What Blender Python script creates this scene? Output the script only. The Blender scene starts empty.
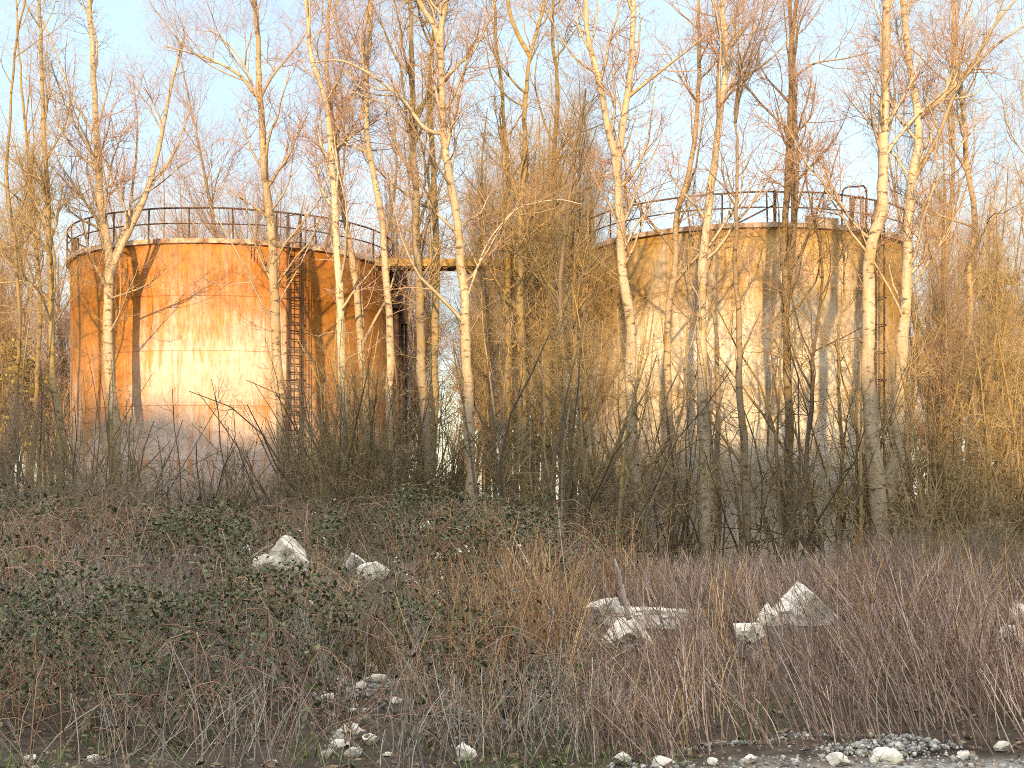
import bpy, math
import numpy as np
from mathutils import Vector, noise as mnoise

rng = np.random.default_rng(7)
S = bpy.context.scene
COL = S.collection
R = math.radians

# ------------------------------------------------------------------ camera
F_PX, HY, CAM_Z = 1300.0, 495.0, 1.8
cam_d = bpy.data.cameras.new('camera')
cam = bpy.data.objects.new('camera', cam_d); COL.objects.link(cam)
cam_d.sensor_width = 36.0
cam_d.lens = 36.0 * F_PX / 1024.0
cam_d.shift_y = (HY - 384.0) / 1024.0
cam_d.clip_start = 0.1; cam_d.clip_end = 6000
cam.location = (0, 0, CAM_Z); cam.rotation_euler = (R(90), 0, 0)
S.camera = cam


def at(px, py, d):
    """a point seen at pixel (px, py) at depth d metres"""
    return np.array([(px - 512.0) / F_PX * d, d, CAM_Z + (HY - py) / F_PX * d])


# ------------------------------------------------------------------ light
SUN_EL, SUN_AZ = 9.0, 5.5     # sun low behind the camera, a little to its left
w = bpy.data.worlds.new('World'); S.world = w; w.use_nodes = True
nt = w.node_tree; nt.nodes.clear()
wo = nt.nodes.new('ShaderNodeOutputWorld'); bg = nt.nodes.new('ShaderNodeBackground')
sky = nt.nodes.new('ShaderNodeTexSky'); sky.sky_type = 'NISHITA'; sky.sun_disc = False
sky.sun_elevation = R(SUN_EL); sky.sun_rotation = R(180 + SUN_AZ)
sky.air_density = 1.0; sky.dust_density = 0.6; sky.ozone_density = 1.0
tc = nt.nodes.new('ShaderNodeTexCoord'); mp = nt.nodes.new('ShaderNodeMapping')
mp.inputs['Scale'].default_value = (2.2, 2.2, 5.0)
nz = nt.nodes.new('ShaderNodeTexNoise'); nz.inputs['Scale'].default_value = 1.6
nz.inputs['Detail'].default_value = 5; nz.inputs['Roughness'].default_value = .5
rp = nt.nodes.new('ShaderNodeValToRGB')
rp.color_ramp.elements[0].position = .35; rp.color_ramp.elements[0].color = (.35, .35, .35, 1)
rp.color_ramp.elements[1].position = .75; rp.color_ramp.elements[1].color = (.85, .85, .85, 1)
mx = nt.nodes.new('ShaderNodeMixRGB'); mx.inputs[2].default_value = (2.9, 4.0, 5.7, 1)   # thin high cloud; its bright overhead part is added fill
L = nt.links.new
sx = nt.nodes.new('ShaderNodeSeparateXYZ'); L(tc.outputs['Generated'], sx.inputs[0])
er = nt.nodes.new('ShaderNodeValToRGB'); L(sx.outputs['Z'], er.inputs[0])
er.color_ramp.elements[0].position = .38; er.color_ramp.elements[0].color = (1.5, 2.1, 3.1, 1)
er.color_ramp.elements[1].position = .62; er.color_ramp.elements[1].color = (12.5, 12.8, 13.4, 1)  # unseen veil overhead, added far brighter as soft neutral fill for the shade
L(er.outputs[0], mx.inputs[2])
L(tc.outputs['Generated'], mp.inputs[0]); L(mp.outputs[0], nz.inputs['Vector']); L(nz.outputs['Fac'], rp.inputs[0])
L(rp.outputs[0], mx.inputs[0]); L(sky.outputs[0], mx.inputs[1]); L(mx.outputs[0], bg.inputs[0])
bg.inputs[1].default_value = 0.15
L(bg.outputs[0], wo.inputs[0])

sd = bpy.data.lights.new('sun', 'SUN'); so = bpy.data.objects.new('sun', sd); COL.objects.link(so)
sd.energy = 3.15; sd.angle = R(0.8); sd.color = (1.0, .70, .39)
tosun = Vector((-math.sin(R(SUN_AZ)) * math.cos(R(SUN_EL)), -math.cos(R(SUN_AZ)) * math.cos(R(SUN_EL)), math.sin(R(SUN_EL))))
so.rotation_euler = tosun.to_track_quat('Z', 'Y').to_euler(); so.location = (-8, -60, 40)

S.view_settings.view_transform = 'Standard'; S.view_settings.look = 'None'
S.view_settings.exposure = 1.5; S.view_settings.gamma = 1
S.render.engine = 'CYCLES'
cy = S.cycles
cy.max_bounces = 4; cy.diffuse_bounces = 3; cy.glossy_bounces = 1; cy.transmission_bounces = 1
cy.transparent_max_bounces = 2; cy.caustics_reflective = False; cy.caustics_refractive = False
cy.use_denoising = False
S.render.film_transparent = False
cy.pixel_filter_type = 'BLACKMAN_HARRIS'; cy.filter_width = 1.0
S.view_settings.use_white_balance = True; S.view_settings.white_balance_temperature = 7150; S.view_settings.white_balance_tint = 8


# ------------------------------------------------------------------ mesh helpers
def tag(o, label=None, cat=None, group=None, kind=None):
    if label: o['label'] = label
    if cat: o['category'] = cat
    if group: o['group'] = group
    if kind: o['kind'] = kind
    return o


def empty(name, loc=(0, 0, 0), label=None, cat=None, group=None):
    o = bpy.data.objects.new(name, None); COL.objects.link(o)
    o.location = tuple(float(v) for v in loc); o.empty_display_size = .2
    return tag(o, label, cat, group)


def make_mesh(name, verts, quads=None, tris=None, smooth=True):
    me = bpy.data.meshes.new(name)
    verts = np.asarray(verts, dtype=np.float32)
    q = np.asarray(quads, dtype=np.int32).reshape(-1, 4) if quads is not None and len(quads) else np.zeros((0, 4), np.int32)
    t = np.asarray(tris, dtype=np.int32).reshape(-1, 3) if tris is not None and len(tris) else np.zeros((0, 3), np.int32)
    nl = q.size + t.size; npoly = len(q) + len(t)
    me.vertices.add(len(verts)); me.vertices.foreach_set('co', verts.ravel())
    me.loops.add(nl); me.loops.foreach_set('vertex_index', np.concatenate([q.ravel(), t.ravel()]))
    me.polygons.add(npoly)
    st = np.concatenate([np.arange(len(q)) * 4, q.size + np.arange(len(t)) * 3]).astype(np.int32)
    me.polygons.foreach_set('loop_start', st)
    me.polygons.foreach_set('use_smooth', np.full(npoly, smooth, dtype=bool))
    me.update(calc_edges=True)
    return me


def link(name, me, mat, parent=None):
    o = bpy.data.objects.new(name, me); COL.objects.link(o)
    if mat is not None and not me.materials: me.materials.append(mat)
    if parent is not None: o.parent = parent
    return o


def norm(v):
    return v / np.maximum(np.linalg.norm(v, axis=-1, keepdims=True), 1e-9)


class MB:
    """collects tubes, boxes and leaf faces; build() links them as one mesh"""
    def __init__(self):
        self.v, self.q, self.t, self.n = [], [], [], 0

    def add(self, v, q=None, t=None):
        v = np.asarray(v, float).reshape(-1, 3)
        if q is not None and len(q): self.q.append(np.asarray(q, int).reshape(-1, 4) + self.n)
        if t is not None and len(t): self.t.append(np.asarray(t, int).reshape(-1, 3) + self.n)
        self.v.append(v); self.n += len(v)

    def tubes(self, pts, rad, k=3, cap=False):
        pts = np.asarray(pts, float); rad = np.asarray(rad, float)
        if pts.ndim == 2: pts = pts[None]; rad = np.broadcast_to(rad, (1, pts.shape[1]))
        B, P, _ = pts.shape
        if B == 0: return self
        tan = norm(np.gradient(pts, axis=1))
        mean = norm(pts[:, -1] - pts[:, 0])
        ax = np.zeros((B, 3)); ax[np.arange(B), np.argmin(np.abs(mean), axis=1)] = 1
        n1 = norm(np.cross(tan, ax[:, None, :])); n2 = np.cross(tan, n1)
        a = np.arange(k) * 2 * math.pi / k
        ring = (np.cos(a)[None, None, :, None] * n1[:, :, None] + np.sin(a)[None, None, :, None] * n2[:, :, None])
        v = pts[:, :, None] + ring * rad[:, :, None, None]
        base = (np.arange(B) * P * k)[:, None, None] + (np.arange(P - 1) * k)[None, :, None]
        j = np.arange(k)[None, None, :]; j2 = (j + 1) % k
        q = np.stack([base + j, base + j2, base + k + j2, base + k + j], -1)
        t = None
        if cap:
            t = []
            for b in range(B):
                for o_, fl in ((b * P * k, 1), (b * P * k + (P - 1) * k, 0)):
                    for m in range(1, k - 1):
                        t.append([o_, o_ + m + 1, o_ + m] if fl else [o_, o_ + m, o_ + m + 1])
        self.add(v, q, t)
        return self

    def box(self, c, s, rz=0.0):
        c = np.asarray(c, float); s = np.asarray(s, float) / 2
        v = np.array([[x, y, z] for z in (-1, 1) for y in (-1, 1) for x in (-1, 1)], float) * s
        ca, sa = math.cos(rz), math.sin(rz)
        v = np.stack([v[:, 0] * ca - v[:, 1] * sa, v[:, 0] * sa + v[:, 1] * ca, v[:, 2]], 1) + c
        self.add(v, [[0, 2, 3, 1], [4, 5, 7, 6], [0, 1, 5, 4], [2, 6, 7, 3], [0, 4, 6, 2], [1, 3, 7, 5]])
        return self

    def mesh(self, name, smooth=True):
        v = np.concatenate(self.v) if self.v else np.zeros((0, 3))
        q = np.concatenate(self.q) if self.q else None
        t = np.concatenate(self.t) if self.t else None
        return make_mesh(name, v, q, t, smooth)

    def build(self, name, mat, parent=None, smooth=True):
        return link(name, self.mesh(name, smooth), mat, parent)


def catmull(p, n):
    """resample a polyline smoothly to n points"""
    p = np.asarray(p, float)
    if len(p) < 3:
        t = np.linspace(0, 1, n)[:, None]; return p[0] * (1 - t) + p[-1] * t
    q = np.vstack([2 * p[0] - p[1], p, 2 * p[-1] - p[-2]])
    seg = np.linalg.norm(np.diff(p[:, :3], axis=0), axis=1); cum = np.r_[0, np.cumsum(seg)]
    s = np.linspace(0, cum[-1], n); i = np.clip(np.searchsorted(cum, s, side='right') - 1, 0, len(p) - 2)
    u = ((s - cum[i]) / np.maximum(seg[i], 1e-9))[:, None]
    a, b, c, d = q[i], q[i + 1], q[i + 2], q[i + 3]
    return .5 * (2 * b + (c - a) * u + (2 * a - 5 * b + 4 * c - d) * u * u + (3 * b - a - 3 * c + d) * u ** 3)


def spawn(pts, rad, counts, t0, t1, ang, length, npts, up=.1, wob=.12, ratio=.6, rmax=.1, rtip=.3, lentaper=.5, flat=None):
    """grow one level of branches from the branches in pts; returns (pts, rad)"""
    B, P, _ = pts.shape
    counts = np.full(B, counts) if np.isscalar(counts) else np.asarray(counts)
    ii = np.repeat(np.arange(B), counts); n = len(ii)
    t = rng.uniform(t0, t1, n); s = t * (P - 1)
    i = np.minimum(s.astype(int), P - 2); f = (s - i)[:, None]
    p0 = pts[ii, i] * (1 - f) + pts[ii, i + 1] * f
    r0 = rad[ii, i] * (1 - f[:, 0]) + rad[ii, i + 1] * f[:, 0]
    tan = norm(pts[ii, i + 1] - pts[ii, i])
    v = rng.normal(size=(n, 3)); v -= (v * tan).sum(1, keepdims=True) * tan; v = norm(v)
    a = np.radians(rng.uniform(ang[0], ang[1], n))[:, None]
    d = np.cos(a) * tan + np.sin(a) * v
    if np.ndim(length) and not isinstance(length, tuple): base = np.asarray(length)[ii] * rng.uniform(.6, 1.2, n)
    else: base = rng.uniform(length[0], length[1], n)
    Ln = base * (1 - lentaper * (t - t0) / max(t1 - t0, 1e-6))
    out = np.empty((n, npts, 3)); out[:, 0] = p0
    for k in range(1, npts):
        d = norm(d + np.array([0, 0, up]) + rng.normal(size=(n, 3)) * wob)
        out[:, k] = out[:, k - 1] + d * (Ln / (npts - 1))[:, None]
    rs = np.minimum(r0 * ratio, rmax) * rng.uniform(.7, 1.1, n)
    rr = rs[:, None] * np.linspace(1, rtip, npts)[None]
    return out, rr


def fbm(x, y, s, seed=0.0, oct=3):
    return mnoise.fractal(Vector((x * s + seed, y * s - seed * .7, seed)), 1.0, 2.0, oct)


# ------------------------------------------------------------------ materials
def nodes_mat(name):
    m = bpy.data.materials.new(name); m.use_nodes = True
    t = m.node_tree; b = t.nodes['Principled BSDF']
    b.inputs['Specular IOR Level'].default_value = .25
    return m, t, b


def N(t, kind, **kw):
    n = t.nodes.new(kind)
    for k, v in kw.items():
        if k in n.inputs: n.inputs[k].default_value = v
        else: setattr(n, k, v)
    return n


def ramp(t, src, stops):
    r = t.nodes.new('ShaderNodeValToRGB'); cr = r.color_ramp
    while len(cr.elements) < len(stops): cr.elements.new(.5)
    for e, (p, c) in zip(cr.elements, stops):
        e.position = p; e.color = (c if len(c) == 4 else (*c, 1)) if not np.isscalar(c) else (c, c, c, 1)
    t.links.new(src, r.inputs[0]); return r.outputs[0]


def mix(t, fac, a, b, mode='MIX'):
    n = t.nodes.new('ShaderNodeMixRGB'); n.blend_type = mode
    for s, v in zip(n.inputs, (fac, a, b)):
        if hasattr(v, 'is_linked') or hasattr(v, 'links'): t.links.new(v, s)
        elif np.isscalar(v): s.default_value = v
        else: s.default_value = (*v, 1) if len(v) == 3 else v
    return n.outputs[0]


def noise_fac(t, scale, detail=4, vec=None, rough=.55, stretch=None, coord='Object'):
    if vec is None:
        c = t.nodes.new('ShaderNodeTexCoord'); vec = c.outputs[coord]
    if stretch:
        mpn = t.nodes.new('ShaderNodeMapping'); mpn.inputs['Scale'].default_value = stretch
        t.links.new(vec, mpn.inputs[0]); vec = mpn.outputs[0]
    n = N(t, 'ShaderNodeTexNoise', Scale=scale, Detail=detail, Roughness=rough)
    t.links.new(vec, n.inputs['Vector'])
    return n.outputs['Fac']


def bump(t, b, h, strength=.4, dist=.02):
    n = N(t, 'ShaderNodeBump', Strength=strength, Distance=dist)
    t.links.new(h, n.inputs['Height']); t.links.new(n.outputs[0], b.inputs['Normal'])


def bark_mat(name, pale, grey, dark, lichen, lich_amt=.5):
    m, t, b = nodes_mat(name); b.inputs['Roughness'].default_value = .85
    oi = t.nodes.new('ShaderNodeObjectInfo')
    geo = t.nodes.new('ShaderNodeNewGeometry')
    n1 = noise_fac(t, 1.1, 4, geo.outputs['Position'], stretch=(3, 3, .6))
    n2 = noise_fac(t, 1.3, 5, geo.outputs['Position'], stretch=(3, 3, 6.5))
    n3 = noise_fac(t, 1.7, 5, geo.outputs['Position'], stretch=(2, 2, .8))
    n4 = noise_fac(t, 22, 3, geo.outputs['Position'])
    c = mix(t, ramp(t, n1, [(.38, 0), (.62, 1)]), pale, grey)
    c = mix(t, ramp(t, n3, [(.62 - lich_amt * .3, 0), (.80 - lich_amt * .25, 1)]), c, lichen)
    c = mix(t, ramp(t, n2, [(.55, 0), (.66, .9)]), c, dark)
    c = mix(t, .35, c, ramp(t, n4, [(.3, .3), (.7, 1.0)]), 'MULTIPLY')
    tco = t.nodes.new('ShaderNodeTexCoord'); sz_ = t.nodes.new('ShaderNodeSeparateXYZ'); t.links.new(tco.outputs['Object'], sz_.inputs[0])
    bs = N(t, 'ShaderNodeMath', operation='MULTIPLY_ADD'); t.links.new(n3, bs.inputs[0]); bs.inputs[1].default_value = -5.0; t.links.new(sz_.outputs['Z'], bs.inputs[2])
    bm_ = N(t, 'ShaderNodeMapRange'); t.links.new(bs.outputs[0], bm_.inputs[0])
    bm_.inputs[1].default_value = -1.6; bm_.inputs[2].default_value = .6; bm_.inputs[3].default_value = .85; bm_.inputs[4].default_value = 0
    c = mix(t, bm_.outputs[0], c, (.15, .115, .075))         # rough dark lichened foot of the trunk
    c = mix(t, oi.outputs['Random'], c, mix(t, 1, c, (.70, .63, .54), 'MULTIPLY'))
    t.links.new(c, b.inputs['Base Color']); bump(t, b, n2, .6, .02)
    return m


def island_mat(name, stops, rough=.8, sheen=0, pos_scale=None):
    """each stem or leaf its own tint"""
    m, t, b = nodes_mat(name); b.inputs['Roughness'].default_value = rough
    g = t.nodes.new('ShaderNodeNewGeometry')
    c = ramp(t, g.outputs['Random Per Island'], stops)
    if pos_scale:
        n = noise_fac(t, pos_scale, 3, g.outputs['Position'])
        c = mix(t, 1, c, ramp(t, n, [(.3, (.62, .60, .58)), (.7, (1.15, 1.1, 1.0))]), 'MULTIPLY')
    t.links.new(c, b.inputs['Base Color'])
    return m


PALE = bark_mat('pale_bark', (.58, .48, .35), (.42, .345, .25), (.10, .075, .055), (.40, .28, .11), .25)
GREY = bark_mat('grey_bark', (.36, .30, .22), (.24, .20, .15), (.07, .05, .04), (.30, .21, .07), .45)
OCHRE = bark_mat('ochre_bark', (.36, .27, .15), (.25, .20, .12), (.08, .06, .035), (.38, .26, .07), .55)
DARKB = bark_mat('dark_bark', (.19, .15, .11), (.14, .11, .08), (.05, .04, .03), (.13, .11, .05), .4)
TWIG = island_mat('twig_bark', [(0, (.20, .12, .085)), (.5, (.32, .20, .135)), (1, (.44, .30, .20))])
TWIG_Y = island_mat('yellow_twig_bark', [(0, (.17, .11, .055)), (.35, (.28, .19, .095)), (.7, (.38, .27, .13)), (1, (.52, .38, .20))])
TWIG_D = island_mat('dark_twig_bark', [(0, (.12, .09, .068)), (.5, (.20, .155, .11)), (1, (.30, .235, .155))])
TWIG_O = island_mat('olive_twig_bark', [(0, (.14, .105, .055)), (.5, (.24, .18, .085)), (1, (.34, .25, .125))])
TWIG_R = island_mat('red_twig_bark', [(0, (.15, .085, .058)), (.5, (.24, .135, .088)), (1, (.34, .22, .145))])
STALK = island_mat('dry_stalk', [(0, (.19, .12, .10)), (.4, (.32, .215, .185)), (.75, (.46, .35, .30)), (1, (.66, .55, .46))], .8, 0, .6)
TAWNY = island_mat('tawny_grass', [(0, (.25, .12, .05)), (.5, (.45, .26, .11)), (1, (.66, .47, .25))], .8, 0, .8)
GREYST = island_mat('grey_stalk', [(0, (.18, .155, .13)), (.5, (.30, .265, .23)), (1, (.48, .44, .39))], .8, 0, .7)
LEAF = island_mat('bramble_leaf', [(0, (.018, .022, .010)), (.5, (.046, .056, .022)), (.8, (.105, .115, .045)), (.93, (.10, .085, .04)), (1, (.13, .07, .035))], .55)
LITTER = island_mat('dead_leaf', [(0, (.07, .042, .025)), (.5, (.14, .09, .055)), (1, (.25, .175, .11))], .8)
GRASS = island_mat('green_grass', [(0, (.05, .085, .02)), (.6, (.10, .17, .035)), (1, (.20, .24, .08))], .6)
IVY = island_mat('ivy_leaf', [(0, (.012, .02, .008)), (.6, (.025, .04, .014)), (1, (.05, .06, .02))], .5)
OLIVE = island_mat('olive_leaf', [(0, (.10, .085, .02)), (.5, (.19, .15, .032)), (1, (.30, .22, .055))], .6)
PETAL = island_mat('pale_seed', [(0, (.5, .46, .38)), (1, (.72, .70, .62))], .8)


def rust_tank_mat(name, rust_a, rust_b, rust_d, paint_a, paint_b, height, cover, plates, u0, uw):
    """painted steel shell: rust running down from the rim, pale paint below; u = metres round, v = metres up"""
    m, t, b = nodes_mat(name); b.inputs['Roughness'].default_value = .75
    uv = t.nodes.new('ShaderNodeUVMap').outputs[0]
    sep = t.nodes.new('ShaderNodeSeparateXYZ'); t.links.new(uv, sep.inputs[0])
    h = N(t, 'ShaderNodeMath', operation='DIVIDE'); t.links.new(sep.outputs['Y'], h.inputs[0]); h.inputs[1].default_value = height
    streak = noise_fac(t, 1.0, 6, uv, .65, (2.6, .22, 1))
    blot = noise_fac(t, .42, 6, uv, .6)
    fine = noise_fac(t, 3.2, 6, uv, .7, (1.0, .6, 1))
    mott = noise_fac(t, 5.5, 6, uv, .75, (2.2, .35, 1))
    a2 = h
    for src, k in ((streak, .55), (blot, .55), (mott, .40)):
        q = N(t, 'ShaderNodeMath', operation='MULTIPLY_ADD'); t.links.new(src, q.inputs[0]); q.inputs[1].default_value = k
        t.links.new(a2.outputs[0], q.inputs[2]); a2 = q
    # the paint survives best in one broad patch round u0
    du = N(t, 'ShaderNodeMath', operation='SUBTRACT'); t.links.new(sep.outputs['X'], du.inputs[0]); du.inputs[1].default_value = u0
    ab = N(t, 'ShaderNodeMath', operation='ABSOLUTE'); t.links.new(du.outputs[0], ab.inputs[0])
    sm = N(t, 'ShaderNodeMapRange'); sm.interpolation_type = 'SMOOTHSTEP'; t.links.new(ab.outputs[0], sm.inputs[0])
    sm.inputs[1].default_value = uw[0]; sm.inputs[2].default_value = uw[1]; sm.inputs[3].default_value = 0; sm.inputs[4].default_value = uw[2]
    ad = N(t, 'ShaderNodeMath', operation='ADD'); t.links.new(a2.outputs[0], ad.inputs[0]); t.links.new(sm.outputs[0], ad.inputs[1]); a2 = ad
    a2m = t.nodes.new('ShaderNodeMath'); a2m.operation = 'MULTIPLY'
    t.links.new(a2.outputs[0], a2m.inputs[0]); a2m.inputs[1].default_value = .5
    cc = (cover + .75) * .5
    rustmask = ramp(t, a2m.outputs[0], [(cc - .085, 0), (cc - .03, .28), (cc + .03, .72), (cc + .10, 1)])
    eb = N(t, 'ShaderNodeMath', operation='MULTIPLY_ADD'); t.links.new(sm.outputs[0], eb.inputs[0]); eb.inputs[1].default_value = 1.1
    t.links.new(blot, eb.inputs[2])
    rust = mix(t, ramp(t, eb.outputs[0], [(.42, 0), (.78, 1)]), rust_a, rust_b)
    rust = mix(t, ramp(t, fine, [(.46, 0), (.70, .85)]), rust, rust_d)
    rust = mix(t, ramp(t, mott, [(.52, 0), (.74, .5)]), rust, rust_d)
    paint = mix(t, ramp(t, fine, [(.35, 0), (.7, 1)]), paint_a, paint_b)
    paint = mix(t, ramp(t, streak, [(.52, 0), (.70, .6)]), paint, rust_b)
    paint = mix(t, ramp(t, mott, [(.48, 0), (.66, .6)]), paint, rust_a)
    c = mix(t, rustmask, paint, rust)
    # weld seams between the plate courses, with rust bleeding under them
    br = N(t, 'ShaderNodeTexBrick', Scale=1.0); br.offset = .5
    br.inputs['Mortar Size'].default_value = .022; br.inputs['Brick Width'].default_value = plates[0]; br.inputs['Row Height'].default_value = plates[1]
    br.inputs['Mortar Smooth'].default_value = .4
    br.inputs['Color1'].default_value = (.9, .9, .9, 1); br.inputs['Color2'].default_value = (1, 1, 1, 1); br.inputs['Mortar'].default_value = (.62, .5, .4, 1)
    t.links.new(uv, br.inputs['Vector'])
    c = mix(t, .8, c, br.outputs['Color'], 'MULTIPLY')
    md = N(t, 'ShaderNodeMath', operation='DIVIDE'); t.links.new(sep.outputs['Y'], md.inputs[0]); md.inputs[1].default_value = plates[1]
    fr = N(t, 'ShaderNodeMath', operation='FRACT'); t.links.new(md.outputs[0], fr.inputs[0])
    bleed = mix(t, 1, ramp(t, fr.outputs[0], [(.62, 0), (1, 1)]), ramp(t, streak, [(.46, 0), (.66, .7)]), 'MULTIPLY')
    c = mix(t, bleed, c, rust_a)
    # algae and dirt low down
    low = mix(t, 1, ramp(t, h.outputs[0], [(.0, .5), (.25, 0)]), ramp(t, blot, [(.35, .3), (.6, 1)]), 'MULTIPLY')
    c = mix(t, low, c, (.17, .16, .11))
    t.links.new(c, b.inputs['Base Color']); bump(t, b, fine, .25, .01)
    return m


TANK_A = rust_tank_mat('rusted_orange_shell', (.52, .178, .023), (.36, .155, .030), (.22, .075, .022), (.56, .46, .405), (.42, .36, .32), 13.3, .80, (6.0, 1.9), 40.3, (2.0, 3.9, .30))
TANK_B = rust_tank_mat('rusted_ochre_shell', (.44, .28, .085), (.36, .215, .065), (.25, .13, .045), (.60, .55, .47), (.48, .45, .40), 12.6, .84, (2.6, 1.75), 19.6, (3.4, 5.8, .26))


def plain_rust(name, a, b_, rough=.8, scale=6):
    m, t, b = nodes_mat(name); b.inputs['Roughness'].default_value = rough
    f = noise_fac(t, scale, 5)
    t.links.new(mix(t, ramp(t, f, [(.35, 0), (.65, 1)]), a, b_), b.inputs['Base Color'])
    return m


IRON = plain_rust('dark_rusted_iron', (.045, .03, .025), (.09, .05, .033))
IRON_P = plain_rust('pale_worn_edge', (.50, .42, .34), (.16, .085, .05), scale=3)
YELLOW = plain_rust('ochre_painted_steel', (.50, .32, .085), (.30, .17, .05), scale=3)
PIPE = plain_rust('blackened_pipe', (.03, .022, .02), (.075, .04, .028))
WOOD = plain_rust('weathered_wood', (.58, .49, .42), (.34, .27, .21), scale=9)


def rock_mat():
    m, t, b = nodes_mat('chalky_stone'); b.inputs['Roughness'].default_value = .9
    f = noise_fac(t, 2.2, 6); g = noise_fac(t, 14, 5)
    oi = t.nodes.new('ShaderNodeObjectInfo')
    c = mix(t, ramp(t, f, [(.38, 0), (.66, 1)]), (.68, .63, .55), (.47, .42, .35))
    c = mix(t, ramp(t, g, [(.56, 0), (.72, .75)]), c, (.30, .27, .21))
    c = mix(t, ramp(t, noise_fac(t, 3.1, 5), [(.54, 0), (.66, .65)]), c, (.20, .19, .10))
    c = mix(t, oi.outputs['Random'], c, mix(t, 1, c, (.80, .80, .82), 'MULTIPLY'))
    t.links.new(c, b.inputs['Base Color']); bump(t, b, g, .9, .03)
    return m


ROCK = rock_mat()
CHIP = island_mat('stone_chip', [(0, (.14, .13, .12)), (.6, (.27, .26, .24)), (1, (.48, .46, .42))], .9)


def ground_mat():
    m, t, b = nodes_mat('leaf_litter_soil'); b.inputs['Roughness'].default_value = .95
    g = t.nodes.new('ShaderNodeNewGeometry'); pos = g.outputs['Position']
    sep = t.nodes.new('ShaderNodeSeparateXYZ'); t.links.new(pos, sep.inputs[0])
    n1 = noise_fac(t, .55, 5, pos); n2 = noise_fac(t, 7, 6, pos, .7); n3 = noise_fac(t, 28, 4, pos)
    soil = mix(t, ramp(t, n2, [(.35, 0), (.65, 1)]), (.03, .023, .017), (.075, .055, .04))
    soil = mix(t, ramp(t, n1, [(.55, 0), (.68, .7)]), soil, (.055, .065, .025))
    grav = mix(t, ramp(t, n3, [(.35, 0), (.62, 1)]), (.17, .155, .135), (.42, .40, .37))
    ym = N(t, 'ShaderNodeMath', operation='MULTIPLY_ADD'); t.links.new(n1, ym.inputs[0]); ym.inputs[1].default_value = -2.6
    t.links.new(sep.outputs['Y'], ym.inputs[2])
    xr = N(t, 'ShaderNodeMapRange'); t.links.new(sep.outputs['X'], xr.inputs[0])
    xr.inputs[1].default_value = .2; xr.inputs[2].default_value = 1.6; xr.inputs[3].default_value = .8; xr.inputs[4].default_value = 0
    ya = N(t, 'ShaderNodeMath', operation='ADD'); t.links.new(ym.outputs[0], ya.inputs[0]); t.links.new(xr.outputs[0], ya.inputs[1]); ym = ya
    mr = N(t, 'ShaderNodeMapRange'); t.links.new(ym.outputs[0], mr.inputs[0])
    mr.inputs[1].default_value = 7.6; mr.inputs[2].default_value = 7.0; mr.inputs[3].default_value = 0; mr.inputs[4].default_value = 1
    c = mix(t, mr.outputs[0], soil, grav)
    t.links.new(c, b.inputs['Base Color']); bump(t, b, n2, .8, .05)
    return m


GROUND = ground_mat()


# ------------------------------------------------------------------ ground
def sstep(a, b, x):      # also falls when a > b
    t = min(1, max(0, (x - a) / (b - a))); return t * t * (3 - 2 * t)


def crest_h(x):      # the ridge behind the camera that puts the lower ground in shade
    h = 20.2 + 1.2 * sstep(-17, -23, x) - 3.4 * sstep(0.5, 5.0, x) - 2.6 * sstep(4, 12, x)
    return h + .45 * fbm(x, 0, .3, 3.1, 4) + .5 * fbm(x, 0, 1.3, 9.1, 4)


def gz(x, y):
    if y < -20:
        return crest_h(x) * sstep(-22, -60, y) if y > -60 else crest_h(x) * (1 - .25 * sstep(-60, -160, y))
    near = sstep(8.2, 9.8, y)
    crest = .90 - .56 * sstep(-.8, 2.2, x)
    z = crest * sstep(8.3, 16.0 - 2.0 * sstep(-.8, 2.2, x), y)
    z += (-1.5 - crest) * sstep(17, 38, y)
    z += -2.2 * sstep(60, 130, y) - 5 * sstep(130, 700, y)
    bumps = .27 * fbm(x, y, .5, 5.5, 3) + .07 * fbm(x, y, 1.8, 2.2, 2)
    if y < 60: z += bumps * near * (1 - .6 * sstep(40, 50, y)) + .03 * fbm(x, y, 1.2, 8.8, 2) * (1 - near) * sstep(2, 5, y)
    else: z += .5 * fbm(x, y, .05, 1.5, 3)
    return z


def grid_axis(parts):
    a = []
    for lo, hi, st in parts: a += list(np.arange(lo, hi, st))
    return np.array(a + [parts[-1][1]])


gx = grid_axis([(-2500, -300, 220), (-300, -60, 20), (-60, -24, 1.0), (-24, 24, .28), (24, 60, 1.2), (60, 300, 20), (300, 2500, 220)])
gy = grid_axis([(-400, -160, 40), (-160, -62, 6), (-62, -56, .6), (-56, -20, 4), (-20, 4, 2), (4, 30, .28), (30, 64, .8), (64, 140, 6), (140, 700, 50), (700, 3000, 230)])
GV = np.array([[x, y, gz(x, y)] for y in gy for x in gx])
nx, ny = len(gx), len(gy)
ii, jj = np.meshgrid(np.arange(nx - 1), np.arange(ny - 1))
b0 = (jj * nx + ii).ravel()
ground = link('ground', make_mesh('ground', GV, np.stack([b0, b0 + 1, b0 + nx + 1, b0 + nx], 1)), GROUND)
tag(ground, 'rough bank of dark soil and litter rising from a gravel verge', None, None, 'structure')


# ------------------------------------------------------------------ tanks
def ring_pts(r, z, a0=0, a1=2 * math.pi, n=73):
    a = np.linspace(a0, a1, n)
    return np.stack([r * np.cos(a), r * np.sin(a), np.full(n, z)], 1)


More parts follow.
